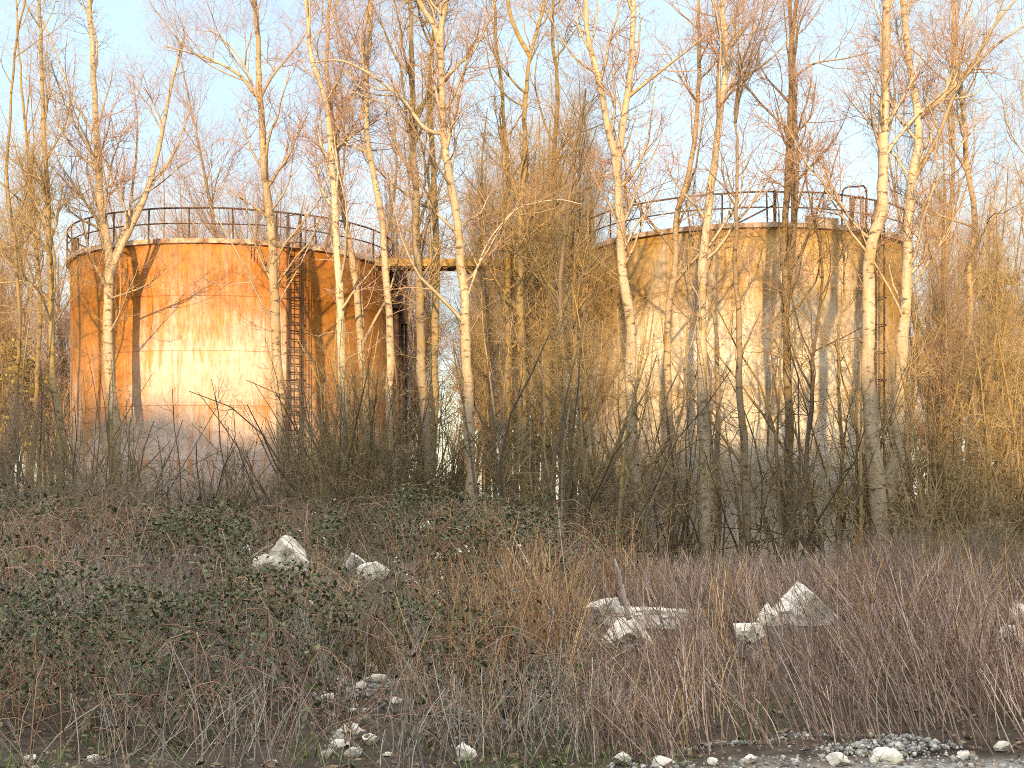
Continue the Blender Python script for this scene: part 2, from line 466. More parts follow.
def tank(label, cx, cy, rad, zb, zt, mat, rails, ladder_deg, post_n):
    T = empty('storage_tank', (cx, cy, zb), label, 'tank')
    H = zt - zb; n = 128
    # shell: a plated cylinder, each course very slightly stepped, with real metre UVs
    levels = []
    row, v0 = (1.9, 1.15) if mat is TANK_A else (1.75, 0)
    z = 0
    while z < H - .01:
        z2 = min(z + row - (v0 if z == 0 else 0), H); k = len(levels)
        levels += [(z, rad - .012 * (k // 2 % 2)), (z2 - .02, rad - .012 * (k // 2 % 2))]
        z = z2
    levels.append((H, rad))
    a = np.linspace(0, 2 * math.pi, n + 1)
    dent = np.array([.018 * mnoise.fractal(Vector((math.cos(t) * 3, math.sin(t) * 3, cx)), 1, 2, 3) for t in a])
    v = np.array([[(r + dent[i % n]) * math.cos(t), (r + dent[i % n]) * math.sin(t), zz] for zz, r in levels for i, t in enumerate(a)])
    q = [[l * (n + 1) + i, l * (n + 1) + i + 1, (l + 1) * (n + 1) + i + 1, (l + 1) * (n + 1) + i] for l in range(len(levels) - 1) for i in range(n)]
    me = make_mesh('shell', v, q)
    uvl = me.uv_layers.new(name='UVMap')
    li = np.array(q).ravel()
    uu = np.array([[rad * a[i % (n + 1)] - cx, levels[i // (n + 1)][0] + v0] for i in li], np.float32)
    uvl.data.foreach_set('uv', uu.ravel())
    link('shell', me, mat, T)
    # shallow cone roof
    rp_ = ring_pts(rad, H - .03, n=n + 1)[:-1]
    vr = np.vstack([rp_, [[0, 0, H + .7]]])
    link('roof', make_mesh('roof', vr, None, [[i, (i + 1) % n, n] for i in range(n)]), IRON, T)
    # rim walkway edge: a flat kerb ring standing proud of the shell
    m = MB()
    ro, ri, zh, zl = rad + .16, rad - .35, H + .10, H - .06
    prof = [(ro, zl), (ro, zh), (ri, zh), (ri, zl)]
    vv = np.array([[r * math.cos(t), r * math.sin(t), zz] for t in a[:-1] for r, zz in prof])
    qq = [[i * 4 + j, ((i + 1) % n) * 4 + j, ((i + 1) % n) * 4 + (j + 1) % 4, i * 4 + (j + 1) % 4] for i in range(n) for j in range(4)]
    m.add(vv, qq); m.build('rim_walkway', IRON_P, T, smooth=False)
    # handrail: posts and two rails
    rr = rad + .10
    for k in range(post_n):
        t = 2 * math.pi * (k + .35) / post_n
        tl = .05 * rng.normal()
        p = np.array([[rr * math.cos(t), rr * math.sin(t), H + .08], [(rr + tl) * math.cos(t + tl * .05), (rr + tl) * math.sin(t + tl * .05), H + 1.14]])
        MB().tubes(p, [.032, .032], 5).build('rail_post', IRON, T)
    for name, z, r in (('top_rail', 1.15, .034), ('mid_rail', .62, .026)):
        pts = ring_pts(rr, H + z, n=97)
        pts[:, 2] += np.array([.035 * mnoise.noise(Vector((i * .23, z, cx))) for i in range(97)])
        MB().tubes(pts, np.full(97, r), 5).build(name, IRON, T)
    # caged ladder
    ang = R(ladder_deg); er = np.array([math.cos(ang), math.sin(ang), 0]); et = np.array([-er[1], er[0], 0])
    Ld = bpy.data.objects.new('ladder', None); COL.objects.link(Ld); Ld.parent = T
    top = H + 1.1
    for s in (-1, 1):
        p = np.array([er * (rad + .24) + et * .24 * s + [0, 0, .1], er * (rad + .24) + et * .24 * s + [0, 0, top]])
        MB().tubes(p, [.045, .045], 4).build('stringer', IRON, Ld)
    for z in np.arange(.4, H, .29):
        p = np.array([er * (rad + .24) - et * .24 + [0, 0, z], er * (rad + .24) + et * .24 + [0, 0, z]])
        MB().tubes(p, [.023, .023], 4).build('rung', IRON, Ld)
    hz = np.arange(2.6, top + .05, .95)
    hoop_a = np.linspace(-math.pi / 2, math.pi / 2, 13)
    cage = lambda z: np.stack([er * (rad + .24) + et * (.36 * math.sin(b)) + er * (.62 * math.cos(b)) + np.array([0, 0, z]) for b in hoop_a])
    for z in hz:
        MB().tubes(cage(z), np.full(13, .02), 4).build('cage_hoop', IRON, Ld)
    for b in (2, 6, 10):
        p = np.stack([cage(hz[0])[b], cage(hz[-1])[b]])
        MB().tubes(p, [.018, .018], 4).build('cage_strap', IRON, Ld)
    # stand-off brackets
    for z in np.arange(1.5, H, 2.4):
        for s in (-1, 1):
            p = np.array([er * (rad - .02) + et * .24 * s + [0, 0, z], er * (rad + .24) + et * .24 * s + [0, 0, z]])
            MB().tubes(p, [.02, .02], 4).build('bracket', IRON, Ld)
    return T, H


TA = tank('cylindrical steel tank streaked bright orange with rust over white paint', -10.9, 51.0, 6.1, -1.55, 10.55, TANK_A, True, 301, 26)
TB = tank('taller cylindrical steel tank of pale cream plates with ochre rust at the rim', 9.0, 51.0, 6.3, -1.55, 11.05, TANK_B, True, 303, 26)
# pipe risers on the first tank's flanks
t = TA[0]
def local(p): return np.asarray(p, float) - np.array([-10.9, 51.0, -1.55])
def riser(px, d, r, y0=262, y1=520, nm='riser_pipe', mat=PIPE, bend=0.0, par=t, org=(-10.9, 51.0, -1.55)):
    p0, p1 = at(px, y1, d), at(px + bend, y0, d); p0[2] = -1.5
    pts = catmull(np.stack([p0, (p0 + p1) / 2, p1]), 8) - np.array(org)
    return MB().tubes(pts, np.full(8, r), 8, cap=True).build(nm, mat, par)
riser(76, 49.6, .13, 238)
for px, r, yy in ((396.5, .14, 268), (402, .07, 276), (406, .06, 270), (391, .10, 272)):
    riser(px, 51.2, r, yy)
# collar boxes where the pipes meet
for px, py, s in ((397, 300, .7), (404, 318, .5), (398, 276, .8)):
    c = at(px, py, 51.0) - np.array([-10.9, 51.0, -1.55])
    MB().box(c, (s * .5, s * .5, s), .3).build('valve_box', PIPE, t, smooth=False)
# small bracket hanging on the face (one on the orange tank)
c = at(253, 249, 44.9) - np.array([-10.9, 51.0, -1.55])
MB().tubes(np.array([c + [-.05, 0, .1], c + [-.05, 0, -.35], c + [.05, 0, -.35], c + [.05, 0, .1]]), np.full(4, .018), 4).build('hook', IRON, t)
# cross brace of the pale tank's rail and its tall top rail by the ladder
tb = TB[0]
ob = np.array([9.0, 51.0, -1.55])
rb = 6.4
def rimp(R_, o_, px, h):       # a point on the rim of a tank, on the side facing the road, under pixel column px
    s = (px - 512) / F_PX
    A = 1 + s * s; B = -2 * (o_[0] * s + o_[1]); C = o_[0] ** 2 + o_[1] ** 2 - R_ ** 2
    d = (-B - math.sqrt(max(B * B - 4 * A * C, 0))) / (2 * A)
    return np.array([s * d - o_[0], d - o_[1], h])
HB = TB[1]
MB().tubes(np.stack([rimp(rb, ob, 738, HB + .1), rimp(rb, ob, 775, HB + .72)]), [.03, .03], 4).build('rail_brace', IRON, tb)
MB().tubes(np.stack([rimp(rb, ob, 775, HB + .05), rimp(rb, ob, 775, HB + 1.2)]), [.06, .06], 5).build('rail_post', IRON, tb)
g0 = [rimp(rb, ob, x, HB + z) for x, z in ((842, .1), (842, 1.15), (846, 1.42), (856, 1.5), (866, 1.46), (866, .1))]
MB().tubes(catmull(g0, 30), np.full(30, .035), 5).build('gate_hoop', IRON, tb)
c0 = rimp(rb, ob, 857, HB + .1)
MB().box(c0 + np.array([-.17, 0, .5]), (.11, .11, 1.0)).build('gate_post', IRON, tb, smooth=False)
MB().box(c0 + np.array([.17, 0, .5]), (.11, .11, 1.0)).build('gate_post', IRON_P, tb, smooth=False)
MB().box(c0 + np.array([0, 0, 1.02]), (.46, .14, .07)).build('gate_lintel', IRON, tb, smooth=False)
MB().box(rimp(rb, ob, 822, HB + .2), (1.3, .06, .26), .35).build('kick_plate', IRON_P, tb, smooth=False)

# gangway between the tanks
pA, pB = at(376, 263, 48.8), at(598, 263, 48.8)
gl = (pB - pA)[0]; gc = (pA + pB) / 2
G = empty('gangway', (gc[0], gc[1], gc[2] - .25), 'ochre steel gangway beam bridging the gap between both tanks', 'gangway')
MB().box((0, -.42, .20), (gl, .09, .27)).build('beam', YELLOW, G, smooth=False)
MB().box((0, .42, .20), (gl, .09, .27)).build('beam', YELLOW, G, smooth=False)
MB().box((0, 0, .03), (gl - .1, .74, .06)).build('deck', PIPE, G, smooth=False)
for k in range(6):
    MB().box((-gl / 2 + gl * (k + .5) / 6, 0, -.045), (.12, .9, .085)).build('cross_bearer', PIPE, G, smooth=False)


# ------------------------------------------------------------------ trees
def crown_levels(pts, rad, n1, len1, t0=.3, t1=.98, ang=(28, 62), dens=(7, 7, 5), up=.12, wob=.13, fine=1.0, lens=((.9, 2.6), (.5, 1.25), (.25, .62))):
    l1 = spawn(pts, rad, n1, t0, t1, ang, len1, 9, up, wob, .55, .055, .25)
    l2 = spawn(*l1, dens[0], .2, 1, (25, 65), lens[0], 6, up * .8, wob * 1.2, .6, .022, .4)
    l3 = spawn(*l2, dens[1], .15, 1, (25, 70), lens[1], 4, up * .6, wob * 1.4, .7, .010 * fine, .55)
    l4 = spawn(*l3, dens[2], .1, 1, (25, 70), lens[2], 3, .05, wob * 1.5, .8, .007 * fine, .6)
    return l1, l2, l3, l4


def path_tree(spec):
    name, label, d, w, path, mat, kw = spec
    tw = kw.get('twig', TWIG)
    # stems in world space
    P = np.array([at(x, y, d) for x, y in path])
    if kw.get('down', True):
        g = gz(P[0][0], d); P[0][2] = min(P[0][2], g - .1) if P[0][2] < g + 1 else P[0][2]
        if P[0][2] > g: P = np.vstack([[P[0][0] + .02 * (P[0][0] - P[1][0]), d, g - .1], P])
    base = P[0].copy()
    top_h = kw.get('top', 20.0 + rng.uniform(-1.5, 2))
    if P[-1][2] < top_h - 1 and kw.get('extend', True):
        dr = norm(P[-1] - P[-2])
        L_ = top_h - P[-1][2]
        for f in (.35, .7, 1.0):
            P = np.vstack([P, P[-1] + norm(dr + np.array([rng.normal() * .08, rng.normal() * .08, .3])) * L_ * .34])
    P[1:, 1] += np.cumsum(rng.normal(0, .10, len(P) - 1))        # depth wander
    n = 60
    pts = catmull(P, n); pts[1:-1] += rng.normal(0, .006, (n - 2, 3))
    ph = rng.uniform(0, 50)
    pts[:, 0] += [.075 * mnoise.noise(Vector((ph, z_ * .55, 0))) + .04 * mnoise.noise(Vector((ph, z_ * 1.5, 4))) for z_ in pts[:, 2]]
    r0 = w / F_PX * d / 2
    s = np.linspace(0, 1, n)
    rad = r0 * (1.22 * np.exp(-s * 14) * .35 + 1.0 - .80 * s ** 1.15) * (1 + .05 * np.sin(s * 60 + d))
    T = empty(name, base, label, 'tree', kw.get('group'))
    off = base
    tb_ = MB().tubes(pts - off, rad, 9)
    stems = [(pts, rad)]
    for fp, fw in kw.get('forks', ()):
        Q = np.array([at(x, y, d) for x, y in fp]); 
        i0 = np.argmin(np.abs(pts[:, 2] - Q[0][2]) + .5 * np.abs(pts[:, 0] - Q[0][0])); Q[0] = pts[i0]; Q[1:, 1] = pts[i0][1] + rng.normal() * .5 * np.linspace(.2, 1, len(Q) - 1)
        if kw.get('fork_extend', True) and fp[-1][1] < 15:
            dr = norm(Q[-1] - Q[-2]); Q = np.vstack([Q, Q[-1] + dr * 1.5 + [0, 0, 1.0], Q[-1] + dr * 2.5 + [0, 0, 2.6]])
        q = catmull(Q, 40); rw = fw / F_PX * d / 2
        qr = rw * (1 - .75 * np.linspace(0, 1, 40))
        tb_.tubes(q - off, qr, 7); stems.append((q, qr))
    # limbs drawn from the photo
    for lp, lw in kw.get('limbs', ()):
        Q = np.array([at(x, y, d) for x, y in lp]); i0 = np.argmin(np.abs(pts[:, 2] - Q[0][2])); Q[0] = pts[i0]
        Q[1:, 1] = pts[i0][1] + np.linspace(.2, 1, len(Q) - 1) * rng.normal() * .8
        q = catmull(Q, 28); rw = lw / F_PX * d / 2
        qr = rw * (1 - .7 * np.linspace(0, 1, 28))
        MB().tubes(q - off, qr, 6).build('limb', kw.get('limb_mat', mat), T)
        stems.append((q, qr))
    cb = MB()
    n1 = int(kw.get('n1', 17) * 1.2)
    for k, (p, r) in enumerate(stems):
        nn = n1 if k == 0 else max(4, int(n1 * .4))
        t0 = kw.get('t0', .36) if k == 0 else .15
        lv = crown_levels(p[None], r[None], nn, kw.get('len1', (1.8, 5.0)), t0, .98, kw.get('ang', (25, 60)), kw.get('dens', (7, 6, 4)), kw.get('up', .12), .13)
        tb_.tubes(lv[0][0] - off, lv[0][1], 4); cb.tubes(lv[1][0] - off, lv[1][1], 3)
        cb.tubes(lv[2][0] - off, lv[2][1], 3); cb.tubes(lv[3][0] - off, lv[3][1], 3)
        # a few thin dead side twigs low on the trunk
        if k == 0:
            ep = spawn(p[None], r[None], kw.get('low', 16) + 8, .10, .62, (40, 95), (.7, 2.6), 6, .04, .22, .3, .014, .3)
            e2 = spawn(*ep, 5, .2, 1, (30, 70), (.2, .9), 4, .02, .25, .7, .007, .5)
            tb_.tubes(ep[0] - off, ep[1], 3); cb.tubes(e2[0] - off, e2[1], 3)
    tb_.build('trunk', mat, T)
    cb.build('crown', tw, T)
    return T


BT = 'bare_tree'
trees = [
 # name, label, depth, width px, path bottom->top, bark, options
 (BT, 'slim grey stem at the far left with yellowish upper trunk', 41, 9, [(62, 520), (60, 430), (54, 380), (52, 290), (51, 230), (48, 150), (45, 80), (42, 0)], OCHRE, dict(twig=TWIG_Y)),
 (BT, 'thin ochre stem left of the orange tank, crossing its neighbour', 44, 6, [(30, 520), (34, 400), (38, 300), (32, 200), (22, 90), (15, 0)], OCHRE, dict(twig=TWIG_Y, n1=14)),
 (BT, 'thin bare stem at the left picture edge bending outward', 40, 5, [(8, 520), (14, 400), (18, 300), (8, 180), (12, 60), (24, 0)], OCHRE, dict(twig=TWIG_Y, n1=12)),
 (BT, 'forked grey birch in front of the orange tank left side', 43, 13.5, [(118, 520), (113, 420), (109, 340), (110, 270), (103, 210), (97, 140), (93, 60), (92, 0)], PALE,
    dict(forks=[([(112, 272), (121, 250), (132, 228), (147, 195), (160, 150), (172, 90), (185, 40)], 7.5)], limbs=[([(118, 262), (126, 225), (130, 190), (134, 130), (128, 70)], 3.6), ([(97, 140), (75, 100), (55, 45), (40, 10)], 2.6), ([(110, 300), (150, 286), (180, 268)], 2.0)], n1=18)),
 (BT, 'straight pale birch just left of the ladder on the orange tank', 40.5, 13, [(283, 520), (281, 450), (276, 350), (273, 280), (268, 217), (262, 150), (257, 93), (258, 50), (252, 0)], PALE,
    dict(limbs=[([(257, 100), (250, 88), (238, 72), (215, 58), (188, 48), (160, 40)], 4.0), ([(257, 110), (246, 70), (232, 48), (210, 30)], 3.0)])),
 (BT, 'pale birch leaning slightly left of a close companion, right of the ladder', 40, 11, [(346, 520), (345, 430), (343, 360), (340, 300), (337, 230), (332, 150), (322, 90), (312, 55), (306, 0)], PALE, dict()),
 (BT, 'pale birch leaning into its companion over the orange tank', 41, 10, [(372, 520), (366, 420), (358, 310), (349, 245), (340, 185), (331, 110), (326, 60), (330, 0)], PALE, dict(n1=12)),
 (BT, 'slender pale birch against the right edge of the orange tank', 39, 10, [(396, 530), (392, 460), (390, 350), (385, 270), (379, 210), (371, 160), (366, 100), (367, 60), (372, 0)], PALE, dict()),
 (BT, 'thicker grey trunk of the pair beside the gangway end', 39, 12, [(432, 540), (427, 440), (421, 340), (418, 258), (415, 168), (412, 67), (410, 0)], GREY, dict(twig=TWIG_Y)),
 (BT, 'ochre trunk of the pair beside the gangway end', 40, 10, [(431, 540), (432, 440), (435, 340), (436, 270), (434, 200), (432, 134), (428, 80), (432, 20)], OCHRE, dict(twig=TWIG_Y, n1=13)),
 (BT, 'white wavy birch with a kinked trunk in the gap between the tanks', 37, 13, [(474, 545), (472, 500), (469, 430), (467, 355), (464, 290), (457, 225), (447, 160), (441, 90), (436, 30), (420, 0)], PALE,
    dict(forks=[([(439, 60), (441, 25), (446, 0)], 7)], limbs=[([(437, 138), (425, 128), (400, 97), (367, 72), (340, 60), (310, 62)], 4.5), ([(468, 300), (484, 252), (500, 229), (520, 212), (556, 206), (580, 212)], 2.2)])),
 (BT, 'mossy yellow trunk, left stem of the ochre clump between the tanks', 43, 9, [(512, 540), (508, 420), (508, 300), (508, 210), (506, 140), (498, 60), (494, 0)], OCHRE, dict(twig=TWIG_Y, low=24)),
 (BT, 'mossy yellow trunk forking high in the ochre clump between the tanks', 42, 11, [(528, 550), (525, 450), (521, 350), (520, 259), (523, 168), (529, 70), (541, 20), (545, 0)], OCHRE, dict(twig=TWIG_Y, forks=[([(528, 60), (515, 30), (508, 0)], 5)], low=24)),
 (BT, 'mossy straight trunk, right stem of the ochre clump between the tanks', 44, 10, [(548, 550), (546, 400), (549, 280), (553, 200), (557, 100), (554, 40), (553, 0)], OCHRE, dict(twig=TWIG_Y, low=24)),
 (BT, 'short pale mossy stem ending low, right of the ochre clump', 42, 8, [(572, 550), (574, 420), (575, 300), (573, 250), (574, 190), (571, 150)], OCHRE, dict(twig=TWIG_Y, top=14, low=20)),
 (BT, 'dark shrouded trunk standing in the thicket left of the pale tank', 39, 9, [(560, 560), (563, 460), (566, 380), (560, 300), (566, 220), (580, 130)], DARKB, dict(top=14, twig=TWIG_O, low=20)),
 (BT, 'tall white birch forking above the left edge of the pale tank', 38, 14, [(642, 545), (634, 470), (631, 400), (630, 330), (622, 260), (619, 200), (615, 155), (600, 91), (590, 34), (587, 0)], PALE,
    dict(forks=[([(618, 165), (624, 120), (631, 67), (634, 0)], 8), ([(617, 160), (621, 130), (624, 100)], 4)], n1=18)),
 (BT, 'thin pale birch curving right before the pale tank, second from its left edge', 39, 9, [(673, 560), (672, 465), (667, 390), (668, 320), (675, 262), (679, 210), (690, 165), (698, 110), (701, 40), (699, 0)], PALE, dict(n1=13)),
 (BT, 'white birch leaning right with a grey scar near its top', 37, 13, [(706, 560), (705, 420), (702, 330), (704, 256), (710, 195), (719, 133), (723, 90), (727, 45), (724, 0)], PALE,
    dict(limbs=[([(722, 100), (732, 60), (738, 20), (742, 0)], 5)])),
 (BT, 'slim shaded stem close beside the scarred white birch', 41, 7, [(716, 560), (718, 440), (717, 360), (708, 300), (694, 250), (684, 200)], GREY, dict(top=12, n1=9)),
 (BT, 'reddish trunk topped by a dark broken limb before the pale tank centre', 36, 10, [(741, 600), (746, 530), (743, 450), (739, 380), (737, 290), (736, 200), (737, 150), (735, 115)], GREY,
    dict(extend=False, n1=6, t0=.5, limbs=[([(735, 125), (738, 95), (734, 68)], 4), ([(736, 118), (737, 90), (740, 68), (747, 50)], 3.5)], limb_mat=DARKB)),
 (BT, 'twin grey brown stems twisted together before the pale tank', 39, 10, [(792, 570), (790, 440), (787, 340), (786, 260), (788, 167), (790, 100), (791, 50), (798, 0)], GREY,
    dict(forks=[([(790, 300), (796, 220), (795, 150), (798, 60), (796, 0)], 8)], limbs=[([(793, 85), (815, 62), (850, 52), (885, 40)], 2.6)])),
 (BT, 'thickest white birch leaning right beside the pale tank ladder', 36, 17, [(880, 545), (875, 480), (870, 410), (868, 340), (871, 290), (874, 245), (883, 205), (887, 150), (889, 67), (892, 0)], PALE,
    dict(limbs=[([(886, 160), (876, 135), (866, 118), (860, 105)], 3.5), ([(887, 155), (905, 130), (928, 105), (962, 75)], 4.5)])),
 (BT, 'white birch with long limbs reaching right at the pale tank right edge', 37, 15, [(887, 550), (891, 490), (896, 440), (903, 345), (907, 303), (909, 224), (912, 187), (918, 133), (911, 67), (903, 0)], PALE,
    dict(limbs=[([(915, 125), (930, 108), (950, 90), (975, 62), (1000, 20), (1030, -15)], 6), ([(912, 190), (935, 140), (955, 90), (985, 55), (1024, 28)], 5), ([(908, 205), (925, 190), (945, 176)], 3)])),
 (BT, 'slim wavy birch standing alone right of the pale tank', 40, 10, [(975, 560), (975, 500), (974, 420), (972, 345), (973, 270), (977, 220), (969, 150), (964, 100), (957, 60), (952, 0)], PALE, dict(twig=TWIG_Y)),
 (BT, 'thin dark stem crossing the pale tank right of the twin stems', 38, 6, [(812, 580), (808, 450), (815, 350), (824, 280), (818, 220), (806, 170)], DARKB, dict(top=12, n1=10, twig=TWIG_O, low=20)),
 (BT, 'thin olive stem hugging the pale tank ladder', 38, 6, [(838, 580), (842, 440), (838, 340), (845, 280), (842, 240)], OCHRE, dict(top=10, n1=10, twig=TWIG_Y, low=20)),
]
for s_ in trees:
    path_tree(s_)


# background and thicket trees: a few kinds grown once, then copied
def grow_tree(h, nst, spread, n1, len1, dens, r0, ang=(20, 50), t0=.32, up=.16, wob=.1):
    """returns (trunk mesh, crown mesh) of a bare tree with its foot at the origin"""
    tb_, cb = MB(), MB()
    for k in range(nst):
        a = rng.uniform(0, 2 * math.pi); hh = h * rng.uniform(.75, 1.05)
        m = 9; P = np.zeros((m, 3)); dr = np.array([math.cos(a) * spread, math.sin(a) * spread, 1.0])
        P[0] = [math.cos(a) * .15 * (nst > 1), math.sin(a) * .15 * (nst > 1), -.3]
        for i in range(1, m):
            dr = norm(dr + rng.normal(size=3) * np.array([.07, .07, .0]) + np.array([0, 0, .06]))
            P[i] = P[i - 1] + dr * hh / (m - 1)
        pts = catmull(P, 28); rad = r0 * rng.uniform(.7, 1.1) * (1 - .85 * np.linspace(0, 1, 28) ** 1.1)
        tb_.tubes(pts, rad, 6)
        lv = crown_levels(pts[None], rad[None], n1, len1, t0, .98, ang, dens, up, wob, 1.15)
        tb_.tubes(lv[0][0], lv[0][1], 4); cb.tubes(lv[1][0], lv[1][1], 3)
        cb.tubes(lv[2][0], lv[2][1], 3); cb.tubes(lv[3][0], lv[3][1], 3)
    return tb_.mesh('trunk'), cb.mesh('crown')


def make_kind(meshes, tmat, cmat):
    for me, m in zip(meshes, (tmat, cmat)): me.materials.append(m)
    return meshes


TK = [make_kind(grow_tree(15, 1, .03, 26, (1.2, 3.4), (6, 6, 4), .15), GREY, TWIG),
      make_kind(grow_tree(17, 2, .10, 18, (1.4, 3.8), (6, 6, 4), .15), OCHRE, TWIG_Y),
      make_kind(grow_tree(13, 3, .16, 13, (1.2, 3.0), (6, 6, 4), .10), GREY, TWIG),
      make_kind(grow_tree(16, 1, .05, 28, (1.0, 3.0), (6, 6, 4), .15, (15, 40)), OCHRE, TWIG_Y),
      make_kind(grow_tree(12, 4, .2, 10, (1.0, 2.8), (6, 6, 4), .085), GREY, TWIG),
      make_kind(grow_tree(14, 2, .08, 18, (1.2, 3.4), (6, 6, 4), .14), GREY, TWIG)]
TKF = TK[1::2]


def place(kind, name, x, y, sc, label, cat, group, rz=None):
    T = empty(name, (x, y, gz(x, y) - .02), label, cat, group)
    T.rotation_euler = (0, 0, rng.uniform(0, 6.28) if rz is None else rz); T.scale = (sc, sc, sc * rng.uniform(.92, 1.08))
    for nm, me in zip(('trunk', 'crown') if cat == 'tree' else ('stem', 'crown'), kind):
        o = bpy.data.objects.new(nm, me); COL.objects.link(o); o.parent = T
    return T


def clear_of_tanks(x, y, m=.6):
    return math.hypot(x + 10.9, y - 51) > 6.1 + m and math.hypot(x - 9, y - 51) > 6.3 + m


TK.append(make_kind(grow_tree(9, 1, .05, 9, (.7, 2.0), (5, 4, 3), .075, (25, 65), .32, .08, .16), DARKB, TWIG_O))
TK.append(make_kind(grow_tree(8, 2, .10, 7, (.7, 1.8), (5, 4, 3), .07, (25, 65), .32, .08, .16), GREY, TWIG_O))
TK.append(make_kind(grow_tree(10, 1, .04, 9, (.7, 2.0), (5, 4, 3), .08, (25, 60), .34, .08, .14), OCHRE, TWIG_Y))
zones = [  # px range, depth range, number, label, kinds, scale
 (-60, 58, (50, 84), 20, 'slender bare tree in the yellowish wood left of the orange tank', [1, 3, 2, 5, 0], (1.0, 1.55)),
 (75, 395, (59, 95), 52, 'bare tree rising behind the orange tank', [0, 2, 4, 5, 0], (1.15, 1.85)),
 (395, 600, (55, 92), 22, 'thin bare tree beyond the gangway between the tanks', [1, 3, 0, 5, 3, 2], (1.0, 1.75)),
 (600, 905, (62, 98), 20, 'bare tree rising behind the pale tank', [0, 2, 4, 5], (.85, 1.35)),
 (485, 620, (34, 41), 8, 'slim bare sapling in the thicket left of the pale tank', [6, 7, 8], (.8, 1.15)),
 (640, 880, (34, 41), 7, 'slim bare sapling before the face of the pale tank', [6, 7, 8], (.6, 1.0)),
 (300, 400, (35, 41), 5, 'slim bare sapling before the ladder side of the orange tank', [6, 7], (.5, .75)),
 (905, 1040, (34, 40), 8, 'slim bare sapling among the golden bushes at the right', [6, 8, 8], (.7, 1.1)),
 (496, 585, (44, 47.5), 4, 'yellow stemmed tree in the ochre clump before the gangway', [1, 3], (.85, 1.2)),
 (520, 610, (52, 57), 4, 'slender golden tree rising just behind the gangway', [1, 3, 3], (.75, 1.15)),
 (-70, 14, (38, 45), 2, 'young golden tree among the dark bushes at the left edge', [1, 3, 4], (.7, 1.05)),
 (915, 1060, (37, 46), 5, 'young golden tree among the bushes at the right edge', [1, 3, 4, 5], (.65, 1.0)),
 (905, 1090, (46, 84), 21, 'slender bare tree in the golden wood right of the pale tank', [1, 3, 2, 5, 1], (.85, 1.4)),
]
for a0, a1, (d0, d1), n, lab, kinds, (s0, s1) in zones:
    for k in range(n):
        for _ in range(40):
            px = a0 + (a1 - a0) * (k + rng.uniform(0, 1)) / n; d = rng.uniform(d0, d1); x = (px - 512) / F_PX * d
            if clear_of_tanks(x, d, 1.0): break
        kk = kinds[int(rng.integers(len(kinds)))]
        place(TK[kk], 'bare_tree', x, d, rng.uniform(s0, s1), lab, 'tree', lab + 's')


# shrubs
def grow_shrub(h, nst, lean, dens, wob, r0=.035, lens=((.6, 1.5), (.3, .8), (.15, .4))):
    tb_, cb = MB(), MB()
    st = np.zeros((nst, 8, 3)); a = rng.uniform(0, 2 * math.pi, nst)
    le = rng.uniform(.1, lean, nst)
    d = norm(np.stack([np.cos(a) * le, np.sin(a) * le, np.ones(nst)], 1))
    st[:, 0] = np.stack([np.cos(a), np.sin(a), np.zeros(nst)], 1) * rng.uniform(.05, .5, nst)[:, None]; st[:, 0, 2] = -.25
    L_ = h * rng.uniform(.6, 1.1, nst)
    for k in range(1, 8):
        d = norm(d + rng.normal(size=(nst, 3)) * wob + np.array([0, 0, .05])); st[:, k] = st[:, k - 1] + d * (L_ / 7)[:, None]
    sr = r0 * rng.uniform(.6, 1.2, nst)[:, None] * np.linspace(1, .25, 8)[None]
    tb_.tubes(st, sr, 5)
    l2 = spawn(st, sr, dens[0], .12, 1, (25, 75), lens[0], 6, .04, wob * 1.5, .6, .023, .4)
    l3 = spawn(*l2, dens[1], .1, 1, (25, 80), lens[1], 4, .03, wob * 1.6, .7, .0135, .5)
    l4 = spawn(*l3, dens[2], .1, 1, (25, 80), lens[2], 3, .02, wob * 1.6, .8, .0075, .6)
    tb_.tubes(*l2, 4); cb.tubes(*l3, 3); cb.tubes(*l4, 3)
    return tb_.mesh('stem'), cb.mesh('crown')


SK = {'dark': [make_kind(grow_shrub(4.5, 11, .5, (6, 5, 3), .14), DARKB, TWIG_D), make_kind(grow_shrub(5, 9, .35, (7, 5, 3), .16), DARKB, TWIG_D)],
      'olive': [make_kind(grow_shrub(5.5, 12, .28, (6, 5, 3), .11), OCHRE, TWIG_O), make_kind(grow_shrub(5, 10, .4, (7, 5, 3), .15), DARKB, TWIG_O)],
      'gold': [make_kind(grow_shrub(5.5, 12, .35, (6, 5, 3), .13), OCHRE, TWIG_Y), make_kind(grow_shrub(4.8, 12, .5, (6, 5, 3), .16), OCHRE, TWIG_Y)],
      'bush': [make_kind(grow_shrub(5.0, 22, .42, (7, 6, 4), .13, .028), DARKB, TWIG_D), make_kind(grow_shrub(4.8, 20, .5, (7, 6, 4), .15, .028), DARKB, TWIG_O)],
      'sparse': [make_kind(grow_shrub(5.2, 8, .35, (5, 4, 2), .17), DARKB, TWIG_O), make_kind(grow_shrub(5.6, 8, .25, (5, 4, 2), .13), DARKB, TWIG_D)],
      'sparsegold': [make_kind(grow_shrub(6.5, 8, .3, (8, 5, 4), .14), OCHRE, TWIG_Y), make_kind(grow_shrub(6.8, 7, .22, (9, 5, 4), .12), OCHRE, TWIG_Y)],
      'red': [make_kind(grow_shrub(1.8, 26, .6, (6, 5, 3), .13, .012, ((.4, .9), (.2, .5), (.1, .25))), TWIG_R, TWIG_R)],
      'low': [make_kind(grow_shrub(2.2, 18, .9, (7, 6, 4), .2, .016, ((.4, 1.0), (.2, .5), (.1, .3))), DARKB, TWIG_D)]}

